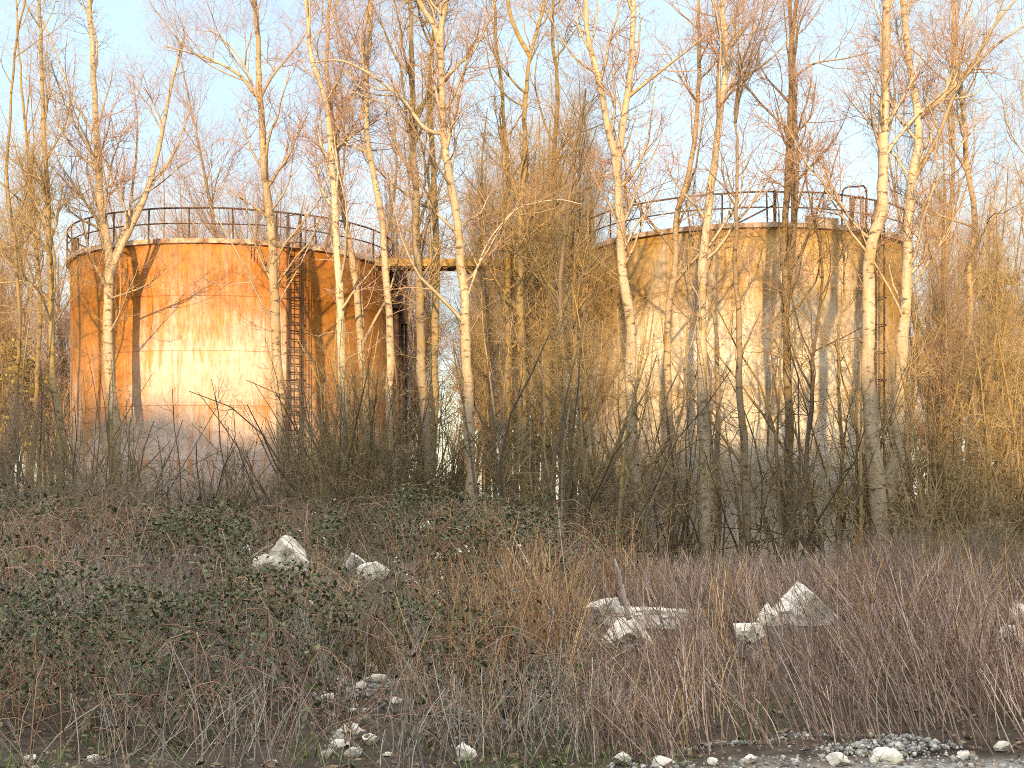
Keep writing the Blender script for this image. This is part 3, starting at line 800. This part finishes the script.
shr = [  # px, depth, height m, kind
 (-20, 33, 3.6, 'dark'), (22, 35, 3.8, 'dark'), (58, 32, 4.2, 'olive'), (84, 36, 5.0, 'olive'), (112, 38, 4.6, 'olive'), (74, 37, 5.2, 'dark'), (135, 34, 4.0, 'dark'), (158, 37, 3.6, 'dark'), (182, 37, 4.9, 'dark'), (212, 36, 4.8, 'dark'), (232, 38, 5.2, 'dark'),
 (242, 37, 4.0, 'dark'), (262, 33, 3.0, 'dark'), (312, 37, 4.6, 'olive'), (330, 39, 6.0, 'olive'), (352, 36, 6.4, 'olive'), (380, 38, 6.6, 'olive'), (366, 40, 6.6, 'olive'), (404, 39, 4.6, 'dark'), (440, 38, 4.0, 'dark'),
 (462, 34, 2.6, 'olive'), (492, 38, 4.6, 'olive'), (538, 34, 6.4, 'olive'), (556, 39, 7.4, 'olive'), (604, 36, 5.8, 'dark'),
  (648, 38, 5.2, 'sparse'), (764, 37, 5.8, 'sparse'), (800, 34, 6.2, 'sparse'), 
 (886, 40, 5.4, 'gold'), (915, 37, 5.2, 'gold'), (942, 38, 6.4, 'gold'), (965, 35, 5.4, 'gold'), (1018, 35, 6.0, 'gold'),
 (1048, 37, 6.2, 'gold'), (928, 33, 3.8, 'gold'), (1005, 31, 3.8, 'gold'), (545, 44, 7.5, 'gold'), (585, 43, 8.0, 'gold'), (470, 43, 5.0, 'olive'),
 (66, 38, 6.2, 'bush'), (98, 37, 6.4, 'bush'), (30, 37, 5.2, 'bush'), (148, 38, 4.6, 'bush'), (205, 38, 4.4, 'bush'), (245, 39, 4.8, 'bush'), (330, 38, 6.4, 'bush'), (358, 37, 7.0, 'bush'), (388, 39, 6.6, 'bush'), (420, 40, 5.2, 'bush'), (455, 39, 4.8, 'bush'),
 (612, 37, 6.4, 'sparsegold'), (698, 41, 5.2, 'sparsegold'), (815, 39, 7.2, 'sparsegold'), (850, 40, 7.2, 'sparsegold'),
]
lab_s = {'dark': {0: 'grey tangled hawthorn shrub at the foot of the orange tank', 1: 'dark spiny shrub crossing the face of the pale tank'},
         'olive': {0: 'dense olive twigged shrub in the thicket between the tanks', 1: 'upright olive shrub before the pale tank'},
         'bush': {0: 'dense grey brown bush hiding the foot of the orange tank', 1: 'dense bush'},
         'sparse': {0: 'sparse spiny bush before the pale tank', 1: 'sparse spiny shrub crossing the face of the pale tank'},
         'sparsegold': {0: 'tall sparse golden shrub left of the forked white birch', 1: 'tall sparse golden shrub before the pale tank'},
         'gold': {0: 'golden twigged shrub in the thicket between the tanks', 1: 'golden sunlit shrub right of the pale tank'}}
for px, d, h, kd in shr:
    x = (px - 512) / F_PX * d
    ks = SK[kd]; i = int(rng.integers(len(ks)))
    lab = lab_s[kd][1 if px > 640 else 0]
    if kd == 'bush' and px > 400: lab = 'dense grey brown bush below the left end of the gangway'
    if kd == 'dark' and 390 < px < 640: lab = 'dark tangled shrub low in the gap between the tanks'
    if kd == 'olive' and px < 200: lab = 'olive brown shrub hiding the lower left edge of the orange tank'
    elif kd == 'olive' and px < 400: lab = 'olive brown shrub before the right half of the orange tank'
    place(ks[i], 'bare_shrub', x, d, h / 4.1, lab, 'shrub', lab + 's')
    if kd.startswith('sparse') or kd == 'bush' or rng.random() < (.2 if px < 420 else .55) or 500 < px < 900: continue
    d2 = d + rng.uniform(-3, 1.5); x2 = (px + rng.uniform(-16, 16) - 512) / F_PX * d2
    place(ks[1 - i], 'bare_shrub', x2, d2, h / 4.1 * rng.uniform(.55, .9), lab, 'shrub', lab + 's')
# low red-stemmed and tangled bushes along the crest
for px0, px1, d0, d1, n, kd, lab, s in ((-20, 130, 19, 25, 14, 'low', 'low dark tangle of bare bramble on the left crest', .75), (50, 290, 16.5, 20, 12, 'red', 'reddish twiggy bush along the crest below the orange tank', .5),
                                 (290, 520, 18, 24, 12, 'low', 'low dark bramble bush on the middle crest', .62), (420, 560, 15.5, 19, 8, 'red', 'reddish brown twiggy bush on the middle crest', .55),
                                 (560, 860, 19, 24, 4, 'low', 'low bare bush behind the stone blocks below the pale tank', .42), (860, 1040, 16, 24, 12, 'low', 'low brown bush on the right crest', .6)):
    for k in range(n):
        px = px0 + (px1 - px0) * (k + rng.uniform(.1, .9)) / n; d = rng.uniform(d0, d1)
        place(SK[kd][0], 'bare_shrub', (px - 512) / F_PX * d, d, s * rng.uniform(.75, 1.1), lab, 'shrub', lab + 's')


# ------------------------------------------------------------------ leafy clumps
def leaves(m, c, size, flat=.5):
    """diamond leaves centred on c, folded a little along the midrib"""
    n = len(c); nrm = norm(rng.normal(size=(n, 3)) + np.array([0, -.3, flat * 2]))
    u = norm(np.cross(nrm, rng.normal(size=(n, 3)))); v = np.cross(nrm, u)
    s = size * np.exp(np.clip(rng.normal(0, .32, n), -.7, .5))[:, None]
    P = np.stack([c - u * s, c + v * s * .55 + nrm * s * .12, c + u * s, c - v * s * .55 + nrm * s * .12], 1)
    b = np.arange(n)[:, None] * 4
    m.add(P.reshape(-1, 3), None, np.concatenate([b + [0, 1, 2], b + [0, 2, 3]], 1).reshape(-1, 3))


def leafy(name, label, px, d, h, wdt, mat, n, lsz, z0=.2, cat='shrub', group=None, tmat=DARKB):
    x = (px - 512) / F_PX * d; T = empty(name, (x, d, gz(x, d)), label, cat, group)
    nst = 5; tb_ = MB(); st = np.zeros((nst, 8, 3))
    for k in range(nst):
        P = np.cumsum(np.vstack([[0, 0, -.2], np.c_[rng.normal(0, .05 * wdt, 7), rng.normal(0, .05 * wdt, 7), np.full(7, h / 7)]]), 0); st[k] = P
    sr = np.linspace(.08, .02, 8)[None].repeat(nst, 0)
    tb_.tubes(st, sr, 6)
    l2 = spawn(st, sr, 9, .2, 1, (40, 80), (wdt * .25, wdt * .6), 6, .03, .2, .6, .03, .4)
    l3 = spawn(*l2, 5, .3, 1, (30, 70), (wdt * .12, wdt * .3), 4, .02, .2, .7, .012, .5)
    tb_.tubes(*l2, 4); tb_.tubes(*l3, 3); tb_.build('trunk' if cat == 'tree' else 'stem', tmat, T)
    ends = np.concatenate([l3[0][:, -1], l3[0][:, 2], l2[0][:, -1]])
    ends = ends[rng.random(len(ends)) < .75]
    c = ends[rng.integers(len(ends), size=n)] + rng.normal(0, .13 * wdt ** .5, (n, 3)) * np.array([1, 1, .8])
    m = MB(); leaves(m, c, lsz); m.build('foliage', mat, T, smooth=False)
    return T


leafy('ivy_shrub', 'dark evergreen ivy mass low behind the birch pair by the gangway', 408, 45, 4.2, 2.6, IVY, 5000, .07)
leafy('ivy_shrub', 'dark evergreen bush beyond the white birch with the kinked trunk', 455, 47, 3.6, 2.4, IVY, 4000, .07)
leafy('ivy_shrub', 'dark green bush low behind the slim birch right of the pale tank', 945, 48, 4.5, 3.0, IVY, 5000, .07)
leafy('ivy_shrub', 'dark green bush at the right picture edge', 1012, 47, 4.0, 3.0, IVY, 4000, .07)
leafy('ivy_shrub', 'dark leafy bush at the left picture edge below the yellow stems', 10, 38, 3.0, 2.6, IVY, 4000, .06)
leafy('ivy_shrub', 'dark leafy bush at the foot of the orange tank left edge', 85, 31, 2.0, 2.2, IVY, 3500, .05)
leafy('ivy_tree', 'tall ivy clad tree with olive yellow clumps at the right edge', 1000, 52, 12.5, 3.6, OLIVE, 5200, .085, cat='tree', tmat=OCHRE)
leafy('ivy_tree', 'smaller olive yellow ivy clad tree beside the slim birch', 950, 56, 9.5, 3.0, OLIVE, 3600, .085, cat='tree', tmat=OCHRE)
leafy('ivy_tree', 'olive yellow ivy clad tree at the left picture edge', 12, 54, 9.5, 2.6, OLIVE, 2600, .085, cat='tree', tmat=OCHRE)


# ------------------------------------------------------------------ rocks
def ico(sub):
    import bmesh
    bm = bmesh.new(); bmesh.ops.create_icosphere(bm, subdivisions=sub, radius=1)
    v = np.array([p.co[:] for p in bm.verts]); f = np.array([[q.index for q in p.verts] for p in bm.faces]); bm.free(); return v, f


ICO4, ICO1 = ico(5), ico(1)


def rock_mesh(size, seed, cuts=11, pts=None):
    r2 = np.random.default_rng(seed)
    v, f = ICO4[0].copy(), ICO4[1]
    pl = norm(r2.normal(size=(cuts, 3))); hs = r2.uniform(.45, .82, cuts)
    if pts: 
        for p_, h_ in pts: pl = np.vstack([pl, norm(np.array(p_, float))]); hs = np.r_[hs, h_]
    for _ in range(2):
        for p_, h_ in zip(pl, hs):
            dd = v @ p_; over = np.maximum(dd - h_, 0); v = v - over[:, None] * p_[None] * .96
    nz_ = np.array([mnoise.fractal(Vector(p_ * 2.3 + seed), 1, 2.1, 4) for p_ in v])
    nf_ = np.array([mnoise.fractal(Vector(p_ * 7 + seed), 1, 2.1, 3) for p_ in v])
    v = v * (1 + .09 * nz_ + .06 * nf_)[:, None]
    v = v * np.asarray(size) / 2 / np.array([.72, .72, .72])
    return make_mesh('rock', v, None, f, smooth=False)


ROCKS = []


def seat(px, py, d):
    """the depth at which the sight line through (px, py) meets the bank"""
    for q in np.arange(8.2, 22, .05):
        p = at(px, py, q)
        if p[2] <= gz(p[0], q): return q
    return d


def rock(label, px, py, wpx, hpx, d, seed, group=None, pts=None, depth=.9, sink=.2, rz=0):
    """px, py: centre of the visible stone"""
    d = seat(px, py + hpx * .35, d); ROCKS.append((px, wpx, at(px, py + hpx * .2, d)[2], d))
    c = at(px, py, d); sw = wpx / F_PX * d; sh = hpx / F_PX * d
    o = link('rock', rock_mesh((sw, sw * depth, sh * (1 + sink)), seed, pts=pts), ROCK)
    c[2] -= sh * sink * .5; o.location = c; o.rotation_euler = (0, 0, rz)
    return tag(o, label, 'rock', group)


PEAK = [((-.75, -.1, .62), .40), ((.70, -.1, .70), .38), ((0, -1, .25), .5)]
rock('large pointed white stone on the crest below the orange tank ladder', 284, 553, 50, 44, 15.58, 3, pts=PEAK)
rock('low pale stone tucked against the pointed stone under the ladder', 264, 566, 26, 16, 15.43, 5)
rock('rounded cream stone standing right of the pointed stone on the crest', 355, 563, 24, 20, 15.20, 8, pts=[((.6, 0, .8), .5)])
rock('low weathered stone half buried beside the rounded cream stone', 376, 572, 30, 14, 14.90, 13)
rock('tall white triangular stone among the stalks before the pale tank', 803, 604, 70, 52, 12.96, 21, pts=PEAK)
rock('blocky white stone left of the tall triangular one', 747, 631, 28, 24, 12.64, 34, pts=[((0, 0, 1), .5)])
rock('small white stone between the blocky and the triangular one', 769, 617, 20, 20, 13.12, 55)
rock('wide pale slab lying behind the dry stalks near the wooden stake', 645, 615, 76, 26, 12.80, 89, pts=[((.1, 0, 1), .42), ((0, -1, .2), .5)])
rock('grey block leaning at the left end of the pale slab', 602, 612, 42, 34, 13.04, 144)
rock('grey stone below the pale slab half hidden by stalks', 628, 634, 40, 28, 12.32, 233)
rock('cream stone at the right picture edge on the bank', 1021, 613, 14, 13, 12.80, 377)
rock('larger pale lump half hidden in grass at the right edge', 1012, 632, 22, 20, 12.64, 610)
rock('white chalky lump low on the bank above the road', 347, 734, 28, 24, 10.60, 17)
rock('small white lump just below the chalky lump on the bank', 340, 747, 16, 11, 10.30, 19)
rock('pale flat stone in the loose scree below the long pale cane', 378, 681, 26, 12, 12.40, 23)
rock('white stone poking from the weeds at the bottom centre', 465, 756, 18, 18, 9.60, 29)
rock('smooth egg shaped white stone at the verge', 621, 759, 15, 14, 9.30, 31, depth=1.1)
rock('flattish white stone right of the egg shaped one', 664, 763, 18, 12, 9.20, 37)
rock('white stone on top of the rubble mound at the verge', 897, 751, 22, 12, 9.20, 41)
rock('brown flat slab lying left of the rubble mound', 882, 757, 30, 14, 9.50, 43)
rock('small white stone alone on the verge right of the mound', 963, 755, 10, 9, 9.50, 47)
# small white scattered stones on the bank
for k, (px, py, d) in enumerate([(293, 642, 13.8), (372, 672, 12.8), (360, 690, 12), (330, 700, 11.5), (398, 703, 11.4), (352, 716, 11), (372, 742, 10.3), (355, 757, 9.7), (330, 758, 9.6), (388, 757, 9.6),
                                 (96, 762, 9.3), (30, 760, 9.5), (712, 765, 9.1), (748, 763, 9.2), (838, 765, 9.1), (1000, 752, 9.6)]):
    d = seat(px, py, d); c = at(px, py, d); c[2] = gz(c[0], d) + .015
    s = rng.uniform(.04, .09)
    lab = 'small pale stone in the scree runnel down the bank' if 280 < px < 400 else 'small pale stone on the gravel verge'
    o = link('rock', rock_mesh((s * 1.4, s * 1.2, s), 100 + k), ROCK); o.location = c
    tag(o, lab, 'rock', lab + 's')
# gravel and crushed rubble
def in_patch(n, cx, cy, sx, sy): return cx + rng.normal(0, sx, n), cy + rng.normal(0, sy, n)
gm = MB()
xs = [rng.uniform(-4.2, 4.2, 3200)]; ys = [rng.uniform(7.9, 8.7, 3200)]
for n, cx, cy, sx, sy in ((900, 2.55, 8.85, .22, .09), (900, -1.25, 10.5, .16, .5), (700, -1.2, 12.2, .3, .5), (500, -.35, 9.7, .16, .2), (500, 1.8, 9.35, .5, .1), (700, -2.2, 19.6, .4, .4)):
    a, b = in_patch(n, cx, cy, sx, sy); xs.append(a); ys.append(b)
xs = np.concatenate(xs); ys = np.concatenate(ys)
kp = (ys > 8.95) | (rng.random(len(xs)) < np.where(xs > .6, 1, np.where(xs < -3.0, .7, .16))); xs, ys = xs[kp], ys[kp]; n = len(xs)
zs = np.array([gz(a, b) for a, b in zip(xs, ys)])
mound = .12 * np.exp(-((xs - 2.62) / .25) ** 2 - ((ys - 8.85) / .12) ** 2) * rng.uniform(.2, 1, n)
sz = np.minimum(np.exp(rng.normal(-4.85, .6, n)), .022)
v1, f1 = ICO1
vv = v1[None] * (1 + rng.normal(0, .16, (n, len(v1), 1))) * (sz[:, None] * rng.uniform(.6, 1.3, (n, 3)))[:, None] + np.stack([xs, ys, zs + mound + sz * .4], 1)[:, None]
gm.add(vv.reshape(-1, 3), None, (f1[None] + (np.arange(n) * len(v1))[:, None, None]).reshape(-1, 3))
tag(gm.build('gravel', CHIP, smooth=False), 'loose pale gravel and crushed rubble along the verge', None, None, 'stuff')

# broken wooden stake and fallen cane
sp = np.stack([at(629, 620, 12.6), at(622, 588, 12.6), at(615, 559, 12.5)])
tag(MB().tubes(catmull(sp, 8), np.array([.026, .028, .026, .027, .023, .022, .016, .005]), 7, cap=True).build('wooden_stake', WOOD), 'broken pale wooden stake leaning left out of the stalks', 'stake')
cp = np.stack([at(305, 694, 11.4), at(350, 699, 11.3), at(395, 708, 11.2), at(432, 717, 11.1)])
tag(MB().tubes(catmull(cp, 12), np.linspace(.011, .008, 12), 5, cap=True).build('fallen_cane', WOOD), 'long thin pale cane lying across the weeds', 'cane')


# ------------------------------------------------------------------ ground cover
def ground_pts(n, x0, x1, y0, y1, dens=None):
    """random points on the bank in a wedge; x in pixel columns, y in metres"""
    y = np.sqrt(rng.uniform(y0 ** 2, y1 ** 2, n)) if y0 > 0 else rng.uniform(y0, y1, n)
    px = rng.uniform(x0, x1, n); x = (px - 512) / F_PX * y
    if dens is not None:
        k = np.array([dens(a, b, c) for a, b, c in zip(px, x, y)]) > rng.random(n); px, x, y = px[k], x[k], y[k]
    keep = np.ones(len(px), bool)          # bare soil in front of the stones
    for rx, rw, rz, rd in ROCKS:
        if rd < 9.9: continue
        keep &= ~((np.abs(px - rx) < rw * .55) & (y > rd - 2.0) & (y < rd + .1) & (rng.random(len(px)) < .86))
    px, x, y = px[keep], x[keep], y[keep]
    z = np.array([gz(a, b) for a, b in zip(x, y)])
    return px, np.stack([x, y, z], 1)


def in_front_of_stone(P):
    """points of the cover that would stand before one of the larger stones"""
    px = 512 + P[..., 0] / P[..., 1] * F_PX; hit = np.zeros(px.shape, bool)
    for rx, rw, rz, rd in ROCKS:
        if rd < 9.9 or rw < 20: continue
        hit |= (np.abs(px - rx) < rw * .55) & (P[..., 1] < rd) & (P[..., 2] > CAM_Z + (rz - CAM_Z) * P[..., 1] / rd)
    return hit


def stalks(p, h0, h1, r, lean, jit, npts=5, bend=.12, sprigs=0, spr_len=(.06, .2), m=None, hmul=None):
    n = len(p); m = m or MB()
    h = rng.uniform(h0, h1, n) * (1 if hmul is None else hmul)
    pxs = 512 + p[:, 0] / p[:, 1] * F_PX; near = rng.random(n)          # cropped low in front of the stones
    for rx, rw, rz, rd in ROCKS:
        if rd < 9.9 or rw < 13: continue
        k = (pxs > rx - rw * .65) & (pxs < rx + rw * .65 - 110 * lean[0]) & (p[:, 1] < rd) & (near < .8)
        lim = CAM_Z + (rz - CAM_Z) * p[:, 1] / rd - p[:, 2]
        h = np.where(k, np.minimum(h, np.maximum(lim * rng.uniform(.5, 1.0, n), .06)), h)
    d = norm(np.array(lean)[None] + rng.normal(size=(n, 3)) * np.array([jit, jit, .05]) + np.array([0, 0, 0]))
    pts = np.empty((n, npts, 3)); pts[:, 0] = p - [0, 0, .03]
    bd = rng.normal(size=(n, 3)) * bend; bd[:, 2] = -np.abs(bd[:, 2]) * .6
    for k in range(1, npts):
        d = norm(d + bd / npts); pts[:, k] = pts[:, k - 1] + d * (h / (npts - 1))[:, None]
    rr = r * rng.uniform(.6, 1.3, n)[:, None] * np.linspace(1, .4, npts)[None]
    m.tubes(pts, rr, 3)
    if sprigs:
        s = spawn(pts, rr, sprigs, .45, 1, (8, 34), spr_len, 3, .15, .12, .8, r * .75, .6)
        m.tubes(*s, 3)
    return m


def dn(seed, s, lo, hi): return lambda px, x, y: sstep(lo, hi, fbm(x, y, s, seed, 3))

# right: tall dead stalks leaning left
clear_rock = lambda px, y: not ((775 < px < 830 and 14.2 < y < 16.3) or (730 < px < 775 and 14.2 < y < 15.8))
def d_right(px, x, y):
    v = sstep(500, 660, px + 40 * fbm(x, y, .8, 4.4)) * (.22 + .78 * sstep(-.25, .3, fbm(x, y, .9, 1.7, 3)))
    if px > 940 and y < 9.4: v *= .35
    return v * sstep(8.5 + .15 * sstep(640, 760, px), 9.0 + .2 * sstep(640, 760, px), y + .3 * fbm(x, y, 1.5, 6.1))
_, p = ground_pts(10500, 480, 1075, 8.5, 14.6, d_right)
tag(stalks(p, .50, 1.35, .0056, (-.34, .02, 1), .20, 6, .42, 2, (.08, .35), hmul=(1 - .34 * np.clip((p[:, 1] - 10.5) / 3, 0, 1)) * np.array([.95 + .6 * fbm(a, b, .9, 14.2, 3) for a, b in p[:, :2]]).clip(.45, 1.3)).build('dead_stalks', STALK), 'mass of mauve brown dead stalks leaning left on the right bank', None, None, 'stuff')
_, p = ground_pts(7000, 440, 1075, 14, 23, lambda px, x, y: sstep(430, 620, px) * (.5 + .5 * sstep(-.3, .3, fbm(x, y, .5, 3.7))))
tag(stalks(p, .3, .75, .0045, (-.12, 0, 1), .22, 5, .3, 2).build('dead_stalks', STALK), 'dead stalks standing thinner behind the stone blocks', None, None, 'stuff')
# tawny grass in the middle
_, p = ground_pts(8000, 380, 720, 9.0, 16, lambda px, x, y: math.exp(-((px - 560) / 85) ** 2) * sstep(-.2, .3, fbm(x, y, .9, 7.7)))
tag(stalks(p, .4, 1.15, .0042, (-.10, 0, 1), .22, 5, .35, 1).build('tawny_grass', TAWNY), 'tawny dead grass in the middle of the bank', None, None, 'stuff')
_, p = ground_pts(4200, 250, 460, 11.0, 16, lambda px, x, y: math.exp(-((px - 370) / 70) ** 2) * sstep(-.2, .3, fbm(x, y, .9, 2.7)))
tag(stalks(p, .2, .55, .004, (0, 0, 1), .35, 5, .5, 1).build('tawny_grass', TAWNY), 'short tawny grass below the cream stones', None, None, 'stuff')
_, p = ground_pts(1500, 560, 1060, 9.4, 15, lambda px, x, y: .8 * sstep(-.1, .3, fbm(x, y, .8, 5.7)))
tag(stalks(p, .6, 1.3, .0048, (-.2, 0, 1), .3, 6, .45, 3).build('tawny_grass', TAWNY), 'long tawny stems scattered through the mauve stalks', None, None, 'stuff')
_, p = ground_pts(2600, -40, 500, 10, 18, lambda px, x, y: sstep(.05, .35, fbm(x, y, .6, 27.7, 3)))
tag(stalks(p, .3, .8, .0042, (-.05, 0, 1), .28, 5, .5, 2).build('tawny_grass', TAWNY), 'straw tufts rising between the brambles', None, None, 'stuff')
# left: grey dead stems rising out of bramble
_, p = ground_pts(3600, -40, 600, 8.3, 13, lambda px, x, y: (.15 + .85 * sstep(-.2, .3, fbm(x, y, .7, 12.7))) * sstep(8.2, 8.8, y + .5 * fbm(x, y, 1.1, 3.3)))
tag(stalks(p, .25, .85, .0044, (-.05, 0, 1), .38, 5, .5, 3, (.08, .3)).build('grey_stalks', GREYST), 'grey dead weed stems over the lower left bank', None, None, 'stuff')
_, p = ground_pts(3000, -40, 560, 12.5, 21, lambda px, x, y: .25 + .75 * sstep(-.2, .3, fbm(x, y, .6, 15.7)))
tag(stalks(p, .2, .65, .0044, (0, 0, 1), .45, 5, .6, 3, (.08, .3)).build('grey_stalks', GREYST), 'grey brown weed stems over the upper left bank', None, None, 'stuff')
# reddish stems
_, p = ground_pts(1300, -40, 500, 10.5, 21, dn(21.3, .5, .0, .35))
tag(stalks(p, .3, .85, .0038, (-.05, 0, 1), .4, 5, .5, 3, (.08, .3)).build('red_stems', TWIG_R), 'reddish bramble stems threading the left bank', None, None, 'stuff')

# bramble: arching canes and dark leaves
_, p = ground_pts(2600, -60, 560, 8.9, 21, lambda px, x, y: .4 + .6 * sstep(-.2, .3, fbm(x, y, .5, 31.7)))
n = len(p); az = rng.uniform(0, 6.28, n); L_ = rng.uniform(.6, 1.7, n)
s = np.linspace(0, 1, 8)
hz_ = rng.uniform(.2, .8, n)
pts = p[:, None] + np.stack([np.cos(az)[:, None] * L_[:, None] * s, np.sin(az)[:, None] * L_[:, None] * s * .7, hz_[:, None] * 4 * s * (1.05 - s)], -1)
pts += rng.normal(0, .012, pts.shape)
pts = pts[~(in_front_of_stone(pts).any(1) & (rng.random(n) < .85))]; n = len(pts)
m = MB().tubes(pts, np.full((n, 8), .0042) * np.linspace(1.2, .6, 8)[None], 3)
tag(m.build('bramble_canes', TWIG_R), 'arching bramble canes over the left bank', None, None, 'stuff')
cane_pts = pts.reshape(-1, 3)
m = MB()
k = rng.integers(len(cane_pts), size=16000)
c = cane_pts[k] + rng.normal(0, .07, (len(k), 3))
leaves(m, c[~in_front_of_stone(c)], .026, .6)
def d_br(px, x, y): return sstep(-.15, .12, fbm(x, y, .55, 41.7, 4)) * (1 - .85 * sstep(520, 620, px)) * (1 - .8 * math.exp(-((px - 380) / 60) ** 2 - ((y - 13) / 1.6) ** 2))
_, p = ground_pts(75000, -60, 640, 9.2, 20, d_br)
hh = np.array([.06 + 1.0 * max(0, .28 + fbm(a, b, .55, 41.7, 4)) + .25 * max(0, fbm(a, b, 1.9, 51.7, 3)) for a, b in p[:, :2]])
p[:, 2] += hh * (1 - .55 * rng.random(len(p)) ** 2)
p = p[~(in_front_of_stone(p) & (rng.random(len(p)) < .9))]
leaves(m, p, .020, .35)
tag(m.build('bramble_foliage', LEAF, smooth=False), 'dark green bramble leaves covering the left bank', None, None, 'stuff')
_, p = ground_pts(2600, 640, 1060, 10, 24, dn(61.7, .7, .1, .4)); p[:, 2] += rng.uniform(.02, .4, len(p))
m = MB(); leaves(m, p, .024, .6)
tag(m.build('bramble_foliage', LEAF, smooth=False), 'sparse dark leaves low among the right hand stalks', None, None, 'stuff')
# leaf litter
_, p = ground_pts(30000, -60, 1080, 8.3, 24); p[:, 2] += rng.uniform(.005, .05, len(p))
m = MB(); leaves(m, p, .022, 1.2); tag(m.build('leaf_litter', LITTER, smooth=False), 'brown dead leaves strewn over the bank', None, None, 'stuff')
# pale seed heads
_, p = ground_pts(420, -40, 560, 11, 24, dn(71.7, .6, .0, .3)); p[:, 2] += rng.uniform(.3, .75, len(p))
m = MB(); leaves(m, np.repeat(p, 5, 0) + rng.normal(0, .02, (len(p) * 5, 3)), .014, .3); tag(m.build('seed_heads', PETAL, smooth=False), 'pale fluffy seed heads dotted over the brambles', None, None, 'stuff')
# green grass at the verge
def d_gr(px, x, y): return max(math.exp(-((px - 607) / 26) ** 2 - ((y - 9.75) / .3) ** 2), .7 * math.exp(-((px - 545) / 40) ** 2 - ((y - 9.5) / .3) ** 2), .5 * math.exp(-((px - 690) / 25) ** 2 - ((y - 10.6) / .5) ** 2),
                               .8 * math.exp(-((px - 15) / 45) ** 2 - ((y - 17) / 3) ** 2), .30 * sstep(.05, .35, fbm(x, y, 1.1, 81.7)), .75 * sstep(9.3, 8.6, y) * sstep(720, 560, px) * sstep(-.1, .3, fbm(x, y, 1.6, 91.7)))
_, p = ground_pts(42000, -40, 1060, 8.4, 19, d_gr)
tag(stalks(p, .08, .26, .0034, (0, 0, 1), .4, 4, .7).build('green_grass', GRASS), 'fresh green grass tufts at the foot of the bank', None, None, 'stuff')
print('faces', sum(len(o.data.polygons) for o in S.objects if o.type == 'MESH'))
